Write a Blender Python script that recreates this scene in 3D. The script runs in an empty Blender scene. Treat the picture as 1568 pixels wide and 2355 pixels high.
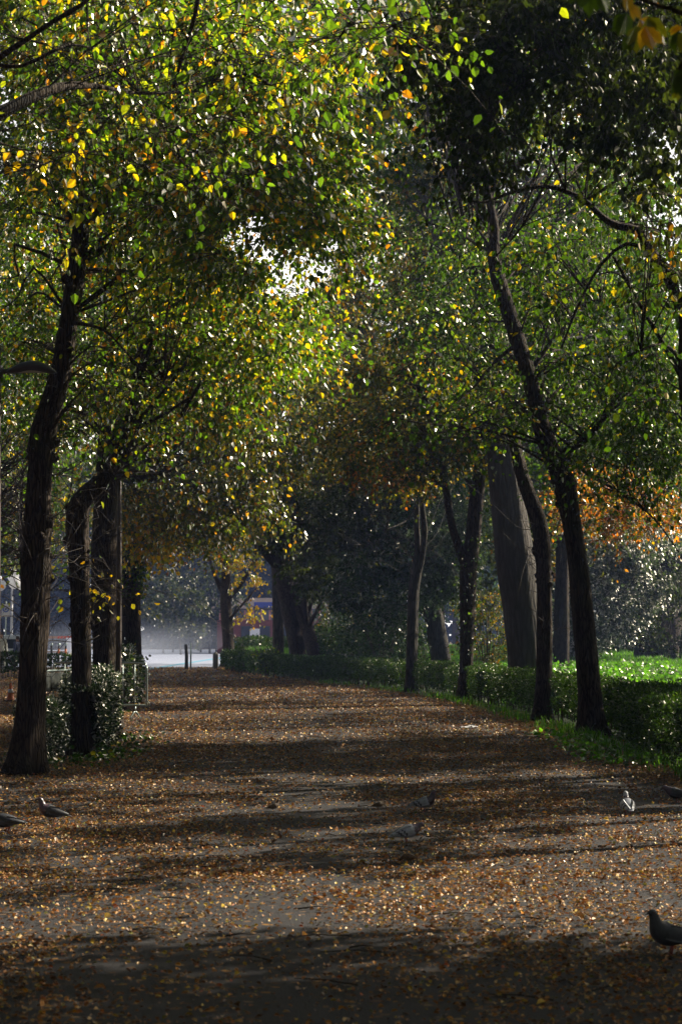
import bpy, math
import numpy as np
from mathutils import Vector

R = np.random.default_rng(11)
SC = bpy.context.scene
COL = SC.collection

# ------------------------------------------------------------------ view numbers
F = 4710.0                     # focal length in units of a 1568 px wide picture
CX, CY, HZ = 784.0, 1177.5, 1462.0
CAMZ = 1.65
TILT = math.atan((HZ - CY) / F)
CAM = np.array([0.0, 0.0, CAMZ])
FW = np.array([0, math.cos(TILT), math.sin(TILT)])
UP = np.array([0, -math.sin(TILT), math.cos(TILT)])

def at(px, py, D):
    d = FW + np.array([1, 0, 0]) * ((px - CX) / F) - UP * ((py - CY) / F)
    return CAM + d * (D / d[1])

def gnd(px, py):
    d = FW + np.array([1, 0, 0]) * ((px - CX) / F) - UP * ((py - CY) / F)
    return CAM + d * (-CAMZ / d[2])

def proj(P):
    Q = P - CAM
    z = Q @ FW
    return CX + F * Q[:, 0] / z, CY - F * (Q @ UP) / z

# ------------------------------------------------------------------ materials
def nodes_of(m):
    m.use_nodes = True
    nt = m.node_tree
    nt.nodes.clear()
    return nt, nt.nodes, nt.links

def mat_leaf(name, gloss=0.30, rough=0.28, trans=0.5, tboost=(1.7, 1.8, 0.9), ior=1.5):
    m = bpy.data.materials.new(name)
    nt, N, L = nodes_of(m)
    out = N.new('ShaderNodeOutputMaterial')
    at_ = N.new('ShaderNodeAttribute'); at_.attribute_name = 'Col'
    tc = N.new('ShaderNodeTexCoord')
    nz = N.new('ShaderNodeTexNoise'); nz.inputs['Scale'].default_value = 60; nz.inputs['Detail'].default_value = 2
    L.new(tc.outputs['Object'], nz.inputs['Vector'])
    mr = N.new('ShaderNodeMapRange'); mr.inputs['To Min'].default_value = 0.72; mr.inputs['To Max'].default_value = 1.28
    L.new(nz.outputs['Fac'], mr.inputs['Value'])
    mul = N.new('ShaderNodeVectorMath'); mul.operation = 'SCALE'
    L.new(at_.outputs['Color'], mul.inputs[0]); L.new(mr.outputs['Result'], mul.inputs['Scale'])
    df = N.new('ShaderNodeBsdfDiffuse'); L.new(mul.outputs[0], df.inputs['Color'])
    tb = N.new('ShaderNodeVectorMath'); tb.operation = 'MULTIPLY'
    L.new(mul.outputs[0], tb.inputs[0]); tb.inputs[1].default_value = tboost
    tr = N.new('ShaderNodeBsdfTranslucent'); L.new(tb.outputs[0], tr.inputs['Color'])
    mx = N.new('ShaderNodeMixShader'); mx.inputs[0].default_value = trans
    L.new(df.outputs[0], mx.inputs[1]); L.new(tr.outputs[0], mx.inputs[2])
    gl = N.new('ShaderNodeBsdfGlossy'); gl.inputs['Roughness'].default_value = rough
    gl.inputs['Color'].default_value = (1, 0.96, 0.86, 1)
    fr = N.new('ShaderNodeFresnel'); fr.inputs['IOR'].default_value = ior
    ml = N.new('ShaderNodeMath'); ml.operation = 'MULTIPLY'; ml.inputs[1].default_value = gloss * 3
    ml.use_clamp = True
    L.new(fr.outputs[0], ml.inputs[0])
    m2 = N.new('ShaderNodeMixShader')
    L.new(ml.outputs[0], m2.inputs[0]); L.new(mx.outputs[0], m2.inputs[1]); L.new(gl.outputs[0], m2.inputs[2])
    L.new(m2.outputs[0], out.inputs['Surface'])
    return m

def mat_plain(name, col, rough=0.7, metal=0.0, var=0.25, scale=20, bump=0.0, stretch=(1, 1, 1), emit=None, col2=None, spec=0.5):
    m = bpy.data.materials.new(name)
    nt, N, L = nodes_of(m)
    out = N.new('ShaderNodeOutputMaterial')
    b = N.new('ShaderNodeBsdfPrincipled')
    L.new(b.outputs[0], out.inputs['Surface'])
    b.inputs['Roughness'].default_value = rough
    b.inputs['Metallic'].default_value = metal
    b.inputs['Specular IOR Level'].default_value = spec
    tc = N.new('ShaderNodeTexCoord'); mp = N.new('ShaderNodeMapping')
    mp.inputs['Scale'].default_value = stretch
    L.new(tc.outputs['Object'], mp.inputs['Vector'])
    nz = N.new('ShaderNodeTexNoise'); nz.inputs['Scale'].default_value = scale
    nz.inputs['Detail'].default_value = 6; nz.inputs['Roughness'].default_value = 0.65
    L.new(mp.outputs[0], nz.inputs['Vector'])
    mix = N.new('ShaderNodeMix'); mix.data_type = 'RGBA'
    c = np.array(col)
    c2 = np.array(col2) if col2 is not None else c * (1 + var)
    mix.inputs['A'].default_value = (*(c * (1 - var)), 1)
    mix.inputs['B'].default_value = (*np.clip(c2, 0, 1), 1)
    rp = N.new('ShaderNodeMapRange'); rp.inputs['From Min'].default_value = 0.35; rp.inputs['From Max'].default_value = 0.65
    L.new(nz.outputs['Fac'], rp.inputs['Value'])
    L.new(rp.outputs['Result'], mix.inputs['Factor'])
    L.new(mix.outputs['Result'], b.inputs['Base Color'])
    if bump:
        bp = N.new('ShaderNodeBump'); bp.inputs['Strength'].default_value = bump; bp.inputs['Distance'].default_value = 0.02
        L.new(nz.outputs['Fac'], bp.inputs['Height']); L.new(bp.outputs[0], b.inputs['Normal'])
    if emit:
        b.inputs['Emission Color'].default_value = (*col, 1); b.inputs['Emission Strength'].default_value = emit
    return m

def mat_bark(name, c1, c2, scale=1.0, moss=(0.05, 0.06, 0.02), mossamt=0.35):
    m = bpy.data.materials.new(name)
    nt, N, L = nodes_of(m)
    out = N.new('ShaderNodeOutputMaterial')
    b = N.new('ShaderNodeBsdfPrincipled'); L.new(b.outputs[0], out.inputs['Surface'])
    b.inputs['Roughness'].default_value = 0.9; b.inputs['Specular IOR Level'].default_value = 0.2
    tc = N.new('ShaderNodeTexCoord'); mp = N.new('ShaderNodeMapping'); mp.inputs['Scale'].default_value = (1, 1, 0.14)
    L.new(tc.outputs['Object'], mp.inputs['Vector'])
    v = N.new('ShaderNodeTexVoronoi'); v.feature = 'DISTANCE_TO_EDGE'; v.inputs['Scale'].default_value = 26 * scale
    n1 = N.new('ShaderNodeTexNoise'); n1.inputs['Scale'].default_value = 9; n1.inputs['Detail'].default_value = 5
    L.new(mp.outputs[0], n1.inputs['Vector'])
    ad = N.new('ShaderNodeVectorMath'); ad.operation = 'ADD'
    sc = N.new('ShaderNodeVectorMath'); sc.operation = 'SCALE'; sc.inputs['Scale'].default_value = 0.12
    L.new(n1.outputs['Color'], sc.inputs[0]); L.new(mp.outputs[0], ad.inputs[0]); L.new(sc.outputs[0], ad.inputs[1])
    L.new(ad.outputs[0], v.inputs['Vector'])
    rp = N.new('ShaderNodeMapRange'); rp.inputs['From Max'].default_value = 0.22; L.new(v.outputs['Distance'], rp.inputs['Value'])
    mix = N.new('ShaderNodeMix'); mix.data_type = 'RGBA'
    mix.inputs['A'].default_value = (*c1, 1); mix.inputs['B'].default_value = (*c2, 1)
    L.new(rp.outputs['Result'], mix.inputs['Factor'])
    n2 = N.new('ShaderNodeTexNoise'); n2.inputs['Scale'].default_value = 2.2; n2.inputs['Detail'].default_value = 6
    L.new(tc.outputs['Object'], n2.inputs['Vector'])
    r2 = N.new('ShaderNodeMapRange'); r2.inputs['From Min'].default_value = 0.48; r2.inputs['From Max'].default_value = 0.7
    r2.inputs['To Max'].default_value = mossamt; L.new(n2.outputs['Fac'], r2.inputs['Value'])
    mix2 = N.new('ShaderNodeMix'); mix2.data_type = 'RGBA'; mix2.inputs['B'].default_value = (*moss, 1)
    L.new(mix.outputs['Result'], mix2.inputs['A']); L.new(r2.outputs['Result'], mix2.inputs['Factor'])
    L.new(mix2.outputs['Result'], b.inputs['Base Color'])
    n3 = N.new('ShaderNodeTexNoise'); n3.inputs['Scale'].default_value = 90; n3.inputs['Detail'].default_value = 3
    L.new(mp.outputs[0], n3.inputs['Vector'])
    sm = N.new('ShaderNodeMath'); sm.operation = 'MULTIPLY_ADD'; sm.inputs[1].default_value = 0.35
    L.new(n3.outputs['Fac'], sm.inputs[0]); L.new(rp.outputs['Result'], sm.inputs[2])
    bp = N.new('ShaderNodeBump'); bp.inputs['Strength'].default_value = 0.9; bp.inputs['Distance'].default_value = 0.03
    L.new(sm.outputs[0], bp.inputs['Height']); L.new(bp.outputs[0], b.inputs['Normal'])
    return m

def mat_ground(name, base, leafc, leaf_amt, scale=22, rough=0.85, spec=0.3):
    """soil or asphalt strewn with small leaves (voronoi flecks)"""
    m = bpy.data.materials.new(name)
    nt, N, L = nodes_of(m)
    out = N.new('ShaderNodeOutputMaterial')
    b = N.new('ShaderNodeBsdfPrincipled'); L.new(b.outputs[0], out.inputs['Surface'])
    b.inputs['Roughness'].default_value = rough; b.inputs['Specular IOR Level'].default_value = spec
    tc = N.new('ShaderNodeTexCoord')
    v = N.new('ShaderNodeTexVoronoi'); v.inputs['Scale'].default_value = scale
    L.new(tc.outputs['Object'], v.inputs['Vector'])
    sep = N.new('ShaderNodeSeparateColor'); L.new(v.outputs['Color'], sep.inputs[0])
    n1 = N.new('ShaderNodeTexNoise'); n1.inputs['Scale'].default_value = 0.45; n1.inputs['Detail'].default_value = 5
    L.new(tc.outputs['Object'], n1.inputs['Vector'])
    th = N.new('ShaderNodeMapRange'); th.inputs['From Min'].default_value = 0.35; th.inputs['From Max'].default_value = 0.65
    th.inputs['To Min'].default_value = leaf_amt * 0.6; th.inputs['To Max'].default_value = min(leaf_amt * 1.3, 1)
    L.new(n1.outputs['Fac'], th.inputs['Value'])
    lt = N.new('ShaderNodeMath'); lt.operation = 'LESS_THAN'; L.new(sep.outputs[0], lt.inputs[0]); L.new(th.outputs[0], lt.inputs[1])
    ramp = N.new('ShaderNodeValToRGB'); ramp.color_ramp.interpolation = 'CONSTANT'
    els = ramp.color_ramp.elements
    els[0].color = (*leafc[0], 1); els[0].position = 0
    els[1].color = (*leafc[1], 1); els[1].position = 0.35
    for i, c in enumerate(leafc[2:]):
        e = els.new(0.55 + 0.12 * i); e.color = (*c, 1)
    L.new(sep.outputs[1], ramp.inputs[0])
    n2 = N.new('ShaderNodeTexNoise'); n2.inputs['Scale'].default_value = 6; n2.inputs['Detail'].default_value = 8
    n2.inputs['Roughness'].default_value = 0.7
    L.new(tc.outputs['Object'], n2.inputs['Vector'])
    bm = N.new('ShaderNodeMix'); bm.data_type = 'RGBA'
    bm.inputs['A'].default_value = (*(np.array(base) * 0.65), 1); bm.inputs['B'].default_value = (*(np.array(base) * 1.4), 1)
    L.new(n2.outputs['Fac'], bm.inputs['Factor'])
    mx = N.new('ShaderNodeMix'); mx.data_type = 'RGBA'
    L.new(bm.outputs['Result'], mx.inputs['A']); L.new(ramp.outputs[0], mx.inputs['B']); L.new(lt.outputs[0], mx.inputs['Factor'])
    L.new(mx.outputs['Result'], b.inputs['Base Color'])
    n3 = N.new('ShaderNodeTexNoise'); n3.inputs['Scale'].default_value = 70; n3.inputs['Detail'].default_value = 4
    L.new(tc.outputs['Object'], n3.inputs['Vector'])
    hh = N.new('ShaderNodeMath'); hh.operation = 'ADD'
    L.new(n3.outputs['Fac'], hh.inputs[0]); L.new(sep.outputs[2], hh.inputs[1])
    bp = N.new('ShaderNodeBump'); bp.inputs['Strength'].default_value = 0.6; bp.inputs['Distance'].default_value = 0.015
    L.new(hh.outputs[0], bp.inputs['Height']); L.new(bp.outputs[0], b.inputs['Normal'])
    return m

M = {}
M['leaf'] = mat_leaf('leaf_glossy', 0.17, 0.25, 0.6, (2.9, 2.7, .5))
M['leaf_hedge'] = mat_leaf('leaf_hedge_dark', 0.03, 0.4, 0.3, (2, 2, .6))
M['leaf_ivy'] = mat_leaf('leaf_ivy_dark', 0.02, 0.45, 0.4, (2.2, 2.1, .5))
M['leaf_ever'] = mat_leaf('leaf_evergreen', 0.055, 0.34, 0.3)
M['leaf_silver'] = mat_leaf('leaf_evergreen_glinting', 0.5, 0.45, 0.3)
M['leaf_left_hedge'] = mat_leaf('leaf_glossy_hedge', 0.30, 0.36, 0.3)
M['leaf_mid'] = mat_leaf('leaf_green_mid', 0.09, 0.28, 0.55, (2.5, 2.3, .4))
M['leaf_dull'] = mat_leaf('leaf_dull', 0.025, 0.42, 0.5, (2.1, 1.9, .5))
M['litter'] = mat_leaf('leaf_fallen', 0.14, 0.42, 0.12, (1.2, 1.1, 0.9))
M['grass'] = mat_leaf('grass_blade', 0.08, 0.4, 0.5, (1.6, 1.9, 0.8))
M['bark'] = mat_bark('bark_brown', (0.018, 0.013, 0.010), (0.085, 0.062, 0.045))
M['bark_grey'] = mat_bark('bark_grey', (0.03, 0.027, 0.025), (0.085, 0.075, 0.066), 0.6, mossamt=0.2)
M['bark_smooth'] = mat_bark('bark_smooth_grey', (0.075, 0.066, 0.058), (0.10, 0.088, 0.078), 0.35, (0.05, 0.048, 0.04), 0.5)
M['bark_pale'] = mat_bark('bark_pale', (0.16, 0.14, 0.12), (0.26, 0.23, 0.20), 0.5)
M['twig'] = mat_plain('twig_brown', (0.05, 0.038, 0.03), 0.8)

# ------------------------------------------------------------------ mesh accumulator
class Geo:
    def __init__(s):
        s.V = []; s.n = 0; s.L = []; s.S = []; s.MI = []; s.C = []; s.sm = []
    def add(s, V, loops, sizes, mi=0, col=None, smooth=True):
        V = np.asarray(V, float)
        s.V.append(V); s.L.append(np.asarray(loops, np.int64).ravel() + s.n)
        sizes = np.asarray(sizes, np.int64).ravel()
        s.S.append(sizes); s.MI.append(np.full(len(sizes), mi)); s.sm.append(np.full(len(sizes), smooth))
        if col is None: col = np.ones((len(V), 3)) * 0.5
        s.C.append(np.asarray(col, float)); s.n += len(V)
        return s
    def build(s, name, mats, parent=None, origin=(0, 0, 0)):
        V = np.concatenate(s.V) - np.array(origin, float)
        Lp = np.concatenate(s.L); S = np.concatenate(s.S)
        me = bpy.data.meshes.new(name)
        me.vertices.add(len(V)); me.vertices.foreach_set('co', V.astype(np.float32).ravel())
        me.loops.add(len(Lp)); me.loops.foreach_set('vertex_index', Lp.astype(np.int32))
        me.polygons.add(len(S))
        st = np.concatenate([[0], np.cumsum(S)[:-1]])
        me.polygons.foreach_set('loop_start', st.astype(np.int32))
        me.polygons.foreach_set('loop_total', S.astype(np.int32))
        me.polygons.foreach_set('material_index', np.concatenate(s.MI).astype(np.int32))
        me.polygons.foreach_set('use_smooth', np.concatenate(s.sm).astype(bool))
        me.update(calc_edges=True)
        ca = me.color_attributes.new('Col', 'FLOAT_COLOR', 'POINT')
        C = np.concatenate(s.C); C = np.concatenate([C, np.ones((len(C), 1))], 1)
        ca.data.foreach_set('color', C.astype(np.float32).ravel())
        for m in (mats if isinstance(mats, (list, tuple)) else [mats]): me.materials.append(m)
        o = bpy.data.objects.new(name, me); COL.objects.link(o)
        if parent is not None: o.parent = parent
        elif any(origin): o.location = origin
        return o

def tag(o, label=None, cat=None, group=None, kind=None):
    if label: o['label'] = label
    if cat: o['category'] = cat
    if group: o['group'] = group
    if kind: o['kind'] = kind
    return o

def empty(name, loc, rz=0.0):
    o = bpy.data.objects.new(name, None); COL.objects.link(o)
    o.location = loc; o.rotation_euler = (0, 0, rz); o.empty_display_size = 0.2
    return o

def copy_tree(o, parent=None):
    c = o.copy(); COL.objects.link(c)
    if parent is not None: c.parent = parent
    for ch in list(o.children): copy_tree(ch, c)
    return c

def spline(P, step):
    """Catmull-Rom through rows of P (any columns), about `step` apart in xyz"""
    P = np.asarray(P, float); out = []
    Q = np.vstack([2 * P[0] - P[1], P, 2 * P[-1] - P[-2]])
    for i in range(1, len(Q) - 2):
        p0, p1, p2, p3 = Q[i - 1], Q[i], Q[i + 1], Q[i + 2]
        n = max(2, int(np.linalg.norm(p2[:3] - p1[:3]) / step))
        t = np.linspace(0, 1, n, endpoint=False)[:, None]
        out.append(0.5 * (2 * p1 + (p2 - p0) * t + (2 * p0 - 5 * p1 + 4 * p2 - p3) * t ** 2 + (-p0 + 3 * p1 - 3 * p2 + p3) * t ** 3))
    out.append(P[-1:])
    return np.vstack(out)

def tube(g, P, r, n=8, mi=0, col=None, lump=0.0, ry=None, flat=None, smooth=True, ph=None):
    P = np.asarray(P, float); K = len(P)
    r = np.broadcast_to(np.asarray(r, float), (K,)); ry_ = r if ry is None else np.broadcast_to(np.asarray(ry, float), (K,))
    T = np.gradient(P, axis=0); T /= np.linalg.norm(T, axis=1)[:, None] + 1e-9
    a = np.array([0, 0, 1.0]) if abs(T[0][2]) < 0.8 else np.array([1.0, 0, 0])
    if flat is not None: a = np.array(flat, float)
    N = np.zeros_like(P)
    u = np.cross(np.cross(T[0], a), T[0]); u /= np.linalg.norm(u); N[0] = u
    for i in range(1, K):
        u = N[i - 1] - T[i] * (N[i - 1] @ T[i]); N[i] = u / (np.linalg.norm(u) + 1e-9)
    B = np.cross(T, N)
    th = np.linspace(0, 2 * np.pi, n, endpoint=False)
    rr = np.ones((K, n))
    if np.any(lump):
        lump = np.broadcast_to(np.asarray(lump, float), (K,))[:, None]
        s = np.cumsum(np.r_[0, np.linalg.norm(np.diff(P, axis=0), axis=1)])[:, None]
        if ph is None: ph = R.uniform(0, 6.28, 12)
        rr += lump * (np.sin(2 * th + ph[0] + 0.7 * s) + 0.8 * np.sin(3 * th + ph[1] - 1.1 * s + np.sin(s * 1.7 + ph[5]))
                      + 0.6 * np.sin(5 * th + ph[2] + 2.3 * np.sin(s * .8 + ph[3])) + 0.7 * np.sin(2.6 * s + ph[4])
                      + 0.5 * np.sin(8 * th + ph[6] + 3 * np.sin(1.3 * s + ph[7])))
    V = P[:, None, :] + N[:, None, :] * (r[:, None] * rr * np.cos(th))[..., None] + B[:, None, :] * (ry_[:, None] * rr * np.sin(th))[..., None]
    V = V.reshape(-1, 3)
    i = np.arange(K - 1)[:, None] * n; j = np.arange(n)[None]; j2 = (j + 1) % n
    q = np.stack([i + j, i + j2, i + n + j2, i + n + j], -1).reshape(-1)
    loops = np.concatenate([q, np.arange(n)[::-1], (K - 1) * n + np.arange(n)])
    sizes = np.concatenate([np.full((K - 1) * n, 4), [n, n]])
    c = None if col is None else np.broadcast_to(np.asarray(col, float), (len(V), 3))
    g.add(V, loops, sizes, mi, c, smooth)
    return g

def box(g, c, s, mi=0, rz=0.0, col=None, taper=1.0, bev=0.0):
    c = np.array(c, float); s = np.array(s, float) / 2
    if bev > 0:
        b = min(bev, s.min() * 0.45)
        prof = [(-s[2], b), (-s[2] + b, 0), (s[2] - b, 0), (s[2], b)]
    else:
        prof = [(-s[2], 0), (s[2], 0)]
    V = []
    for k, (z, ins) in enumerate(prof):
        tp = 1.0 if z < 0 else taper
        x, y = (s[0] - ins) * tp, (s[1] - ins) * tp
        if bev > 0:
            ring = [(-x + b, -y), (x - b, -y), (x, -y + b), (x, y - b), (x - b, y), (-x + b, y), (-x, y - b), (-x, -y + b)]
        else:
            ring = [(-x, -y), (x, -y), (x, y), (-x, y)]
        V += [(a, d, z) for a, d in ring]
    V = np.array(V); n = 8 if bev > 0 else 4; K = len(prof)
    cz, sz = math.cos(rz), math.sin(rz)
    V = np.stack([V[:, 0] * cz - V[:, 1] * sz, V[:, 0] * sz + V[:, 1] * cz, V[:, 2]], 1) + c
    i = np.arange(K - 1)[:, None] * n; j = np.arange(n)[None]; j2 = (j + 1) % n
    q = np.stack([i + j, i + j2, i + n + j2, i + n + j], -1).reshape(-1)
    loops = np.concatenate([q, np.arange(n)[::-1], (K - 1) * n + np.arange(n)])
    sizes = np.concatenate([np.full((K - 1) * n, 4), [n, n]])
    g.add(V, loops, sizes, mi, None if col is None else np.broadcast_to(col, (len(V), 3)), False)
    return g

def prism(g, poly, y0, y1, mi=0, axis='y'):
    """closed polygon in x,z extruded along y"""
    poly = np.array(poly, float); n = len(poly)
    V = np.vstack([np.c_[poly[:, 0], np.full(n, y0), poly[:, 1]], np.c_[poly[:, 0], np.full(n, y1), poly[:, 1]]])
    if axis == 'x': V = V[:, [1, 0, 2]]
    j = np.arange(n); j2 = (j + 1) % n
    q = np.stack([j, j2, n + j2, n + j], -1).reshape(-1)
    g.add(V, np.concatenate([q, j[::-1], n + j]), np.r_[np.full(n, 4), n, n], mi, None, False)
    return g

# ------------------------------------------------------------------ leaves
def unit(v): return v / (np.linalg.norm(v, axis=-1, keepdims=True) + 1e-9)

def add_leaves(g, P, d, size, col, full=True, mi=0, width=0.36, fold=0.12, nrm=None, curl=0.0):
    """P leaf base, d length direction, size per leaf, col per leaf"""
    n = len(P)
    if n == 0: return
    d = unit(d)
    a = R.normal(size=(n, 3)) if nrm is None else nrm
    w = unit(np.cross(d, a)); m = np.cross(w, d)
    size = np.broadcast_to(size, (n,))[:, None, None]
    if full:
        loc = np.array([[0, 0, 0], [.28, width, fold], [.68, width * .75, fold * .9], [1, 0, -curl], [.68, -width * .75, fold * .9], [.28, -width, fold]])
        f = np.array([[0, 1, 2, 3], [0, 3, 4, 5]]); nf = 2
    else:
        loc = np.array([[0, 0, 0], [.45, width, fold], [1, 0, -curl], [.45, -width, fold]])
        f = np.array([[0, 1, 2, 3]]); nf = 1
    k = len(loc)
    V = P[:, None] + size * (loc[None, :, 0:1] * d[:, None] + loc[None, :, 1:2] * w[:, None] + loc[None, :, 2:3] * m[:, None])
    loops = (np.arange(n)[:, None, None] * k + f[None]).reshape(-1)
    C = np.repeat(col, k, axis=0)
    g.add(V.reshape(-1, 3), loops, np.full(n * nf, 4), mi, C, False)

PAL = {
 'bright': [((.035, .08, .014), 7), ((.07, .14, .02), 5), ((.20, .25, .02), 3), ((.46, .34, .02), 1.5), ((.45, .19, .02), .5), ((.16, .09, .03), .5)],
 'green':  [((.025, .06, .012), 7), ((.045, .10, .014), 5), ((.12, .18, .02), 1.8), ((.40, .31, .02), .5)],
 'olive':  [((.035, .055, .012), 6), ((.07, .08, .013), 4), ((.22, .17, .02), 1.8), ((.28, .13, .02), .7)],
 'rust':   [((.20, .07, .012), 4), ((.42, .14, .02), 1.6), ((.10, .05, .015), 5), ((.34, .22, .02), 1.2), ((.06, .07, .015), 5)],
 'gold':   [((.45, .30, .02), 4), ((.35, .20, .02), 2), ((.12, .15, .02), 3), ((.3, .28, .02), 3)],
 'dark':   [((.020, .032, .010), 6), ((.034, .048, .012), 4), ((.05, .075, .02), 1)],
 'silver': [((.08, .12, .07), 6), ((.12, .16, .10), 4), ((.03, .05, .03), 4)],
 'ever':   [((.02, .045, .018), 6), ((.03, .06, .022), 4), ((.05, .09, .03), 1.5)],
 'far':    [((.014, .022, .016), 6), ((.022, .032, .02), 4), ((.04, .045, .02), 1)],  # leaf colours darkened to carry the shade of the far wood
 'hedge':  [((.02, .045, .014), 6), ((.035, .075, .018), 5), ((.06, .11, .02), 2)],
 'litter': [((.44, .22, .075), 5), ((.31, .125, .035), 6), ((.16, .07, .025), 6), ((.66, .44, .20), 3.2), ((.55, .24, .03), 1.5), ((.60, .42, .07), 1.8), ((.22, .22, .06), 1.2), ((.40, .10, .03), .5)],
 'grass':  [((.07, .18, .015), 5), ((.13, .27, .02), 4), ((.05, .10, .02), 3)],
}
def palette(key, n):
    p = PAL[key]; w = np.array([x[1] for x in p]); w = w / w.sum()
    c = np.array([x[0] for x in p])[R.choice(len(p), n, p=w)]
    return c * R.uniform(.75, 1.25, (n, 1))

# opening in the canopy where the sky shows (direction windows, filled only thinly)
GAPS = [(562, 556, 54, 34), (690, 615, 68, 44), (615, 585, 34, 18), (725, 400, 14, 24), (655, 660, 50, 20), (585, 505, 24, 14), (760, 560, 16, 20)]
def gap_keep(P, keep):
    if len(P) == 0: return np.zeros(0, bool)
    x, y = proj(P)
    inside = np.zeros(len(P))
    for gx, gy, rx, ry in GAPS:
        e = ((x - gx) / rx) ** 2 + ((y - gy) / ry) ** 2
        inside = np.maximum(inside, np.clip(1.7 - .8 * e, 0, 1))
    return R.uniform(0, 1, len(P)) > inside * (1 - keep)

def spray(g, c, rc, nl, size, pal, droop=0.5, full=True, T=6, keep=0.1, mi=0, tmi=1, twigs=True, width=.36, twr=0.006):
    """one clump: T drooping twigs leaving c with nl leaves along them"""
    th = R.uniform(0, 2 * np.pi, T); el = R.normal(-0.1, 0.45, T)
    dv = np.stack([np.cos(th) * np.cos(el), np.sin(th) * np.cos(el), np.sin(el)], 1)
    Ln = R.uniform(.6, 1.5, T) * rc
    dr = droop * R.uniform(.4, 1.4, T)
    k = R.integers(0, T, nl); t = R.uniform(.05, 1.05, nl)
    sag = np.zeros((nl, 3)); sag[:, 2] = -(t ** 2) * Ln[k] * dr[k] * .6
    P = c + dv[k] * (t * Ln[k])[:, None] + sag + R.normal(0, .10 * rc + .02, (nl, 3))
    d = dv[k] * .5 + R.normal(0, .55, (nl, 3)); d[:, 2] -= droop + .35
    m = gap_keep(P, keep)
    add_leaves(g, P[m], d[m], R.uniform(.5, 1.3, m.sum()) * size, palette(pal, nl)[m], full, mi, width)
    if twigs:
        tt = np.linspace(0, 1, 4)[None, :]
        W = c + dv[:, None, :] * (tt * Ln[:, None])[..., None]
        W[..., 2] -= tt ** 2 * (Ln * dr)[:, None] * .6
        W = W[gap_keep(W[:, 2], keep)]
        m_ = len(W)
        if m_:
            ax = unit(W[:, 3] - W[:, 0]); u_ = unit(np.cross(ax, R.normal(size=(m_, 3)))); v_ = np.cross(ax, u_)
            th3 = np.array([0, 2.094, 4.189]); rr_ = np.linspace(twr, twr * .35, 4)
            VV = W[:, :, None, :] + rr_[None, :, None, None] * (u_[:, None, None, :] * np.cos(th3)[None, None, :, None] + v_[:, None, None, :] * np.sin(th3)[None, None, :, None])
            i_ = np.arange(3)[:, None] * 3; j_ = np.arange(3)[None]; k_ = (j_ + 1) % 3
            qd = np.stack([i_ + j_, i_ + k_, i_ + 3 + k_, i_ + 3 + j_], -1).reshape(-1)
            g.add(VV.reshape(-1, 3), (np.arange(m_)[:, None] * 12 + qd[None]).ravel(), np.full(m_ * 9, 4), tmi, None, True)

def blob_centres(b):
    px, py, rx, ry, D, dD, n = b[:7]
    a = R.uniform(0, 2 * np.pi, n); q = np.sqrt(R.uniform(0, 1, n))
    x = px + rx * q * np.cos(a); y = py + ry * q * np.sin(a)
    Ds = np.clip(D + R.uniform(-1, 1, n) * dD, 4, None)
    return np.array([at(x[i], y[i], Ds[i]) for i in range(n)])

def limb_to(g, src, c, r0=0.02, mi=0, sag=.15):
    """curved branch from the nearest lower node of src (N,4) to c"""
    dz = c[2] - src[:, 2]
    dd = np.linalg.norm(src[:, :3] - c, axis=1) + np.where(dz < .2, 3.0, 0)
    s = src[np.argmin(dd)]
    p0 = s[:3]; L_ = np.linalg.norm(c - p0)
    if L_ > (9 if r0 > .01 else 2.2): return
    if R.uniform() < .45: return
    m1 = p0 + (c - p0) * .35 + np.array([0, 0, L_ * sag]) + R.normal(0, .08 * L_, 3)
    m2 = p0 + (c - p0) * .7 + np.array([0, 0, L_ * sag * .8]) + R.normal(0, .07 * L_, 3)
    if not (gap_keep(np.array([m1, m2, (m1 + m2) / 2]), .03)).all(): return
    W = spline(np.vstack([p0, m1, m2, c]), max(.3, L_ / 6))
    r = min(r0 * (0.6 + .25 * L_), s[3] * .6)
    tube(g, W, np.linspace(r, .006, len(W)), 5, mi)

TREES = []
def px_path(pts, D):
    """[(px,py,width,(D))] -> rows x,y,z,r"""
    out = []
    for p in pts:
        DD = p[3] if len(p) > 3 else D
        q = at(p[0], p[1], DD)
        out.append([*q, p[2] * .5 * DD / F])
    return np.array(out)

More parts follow.
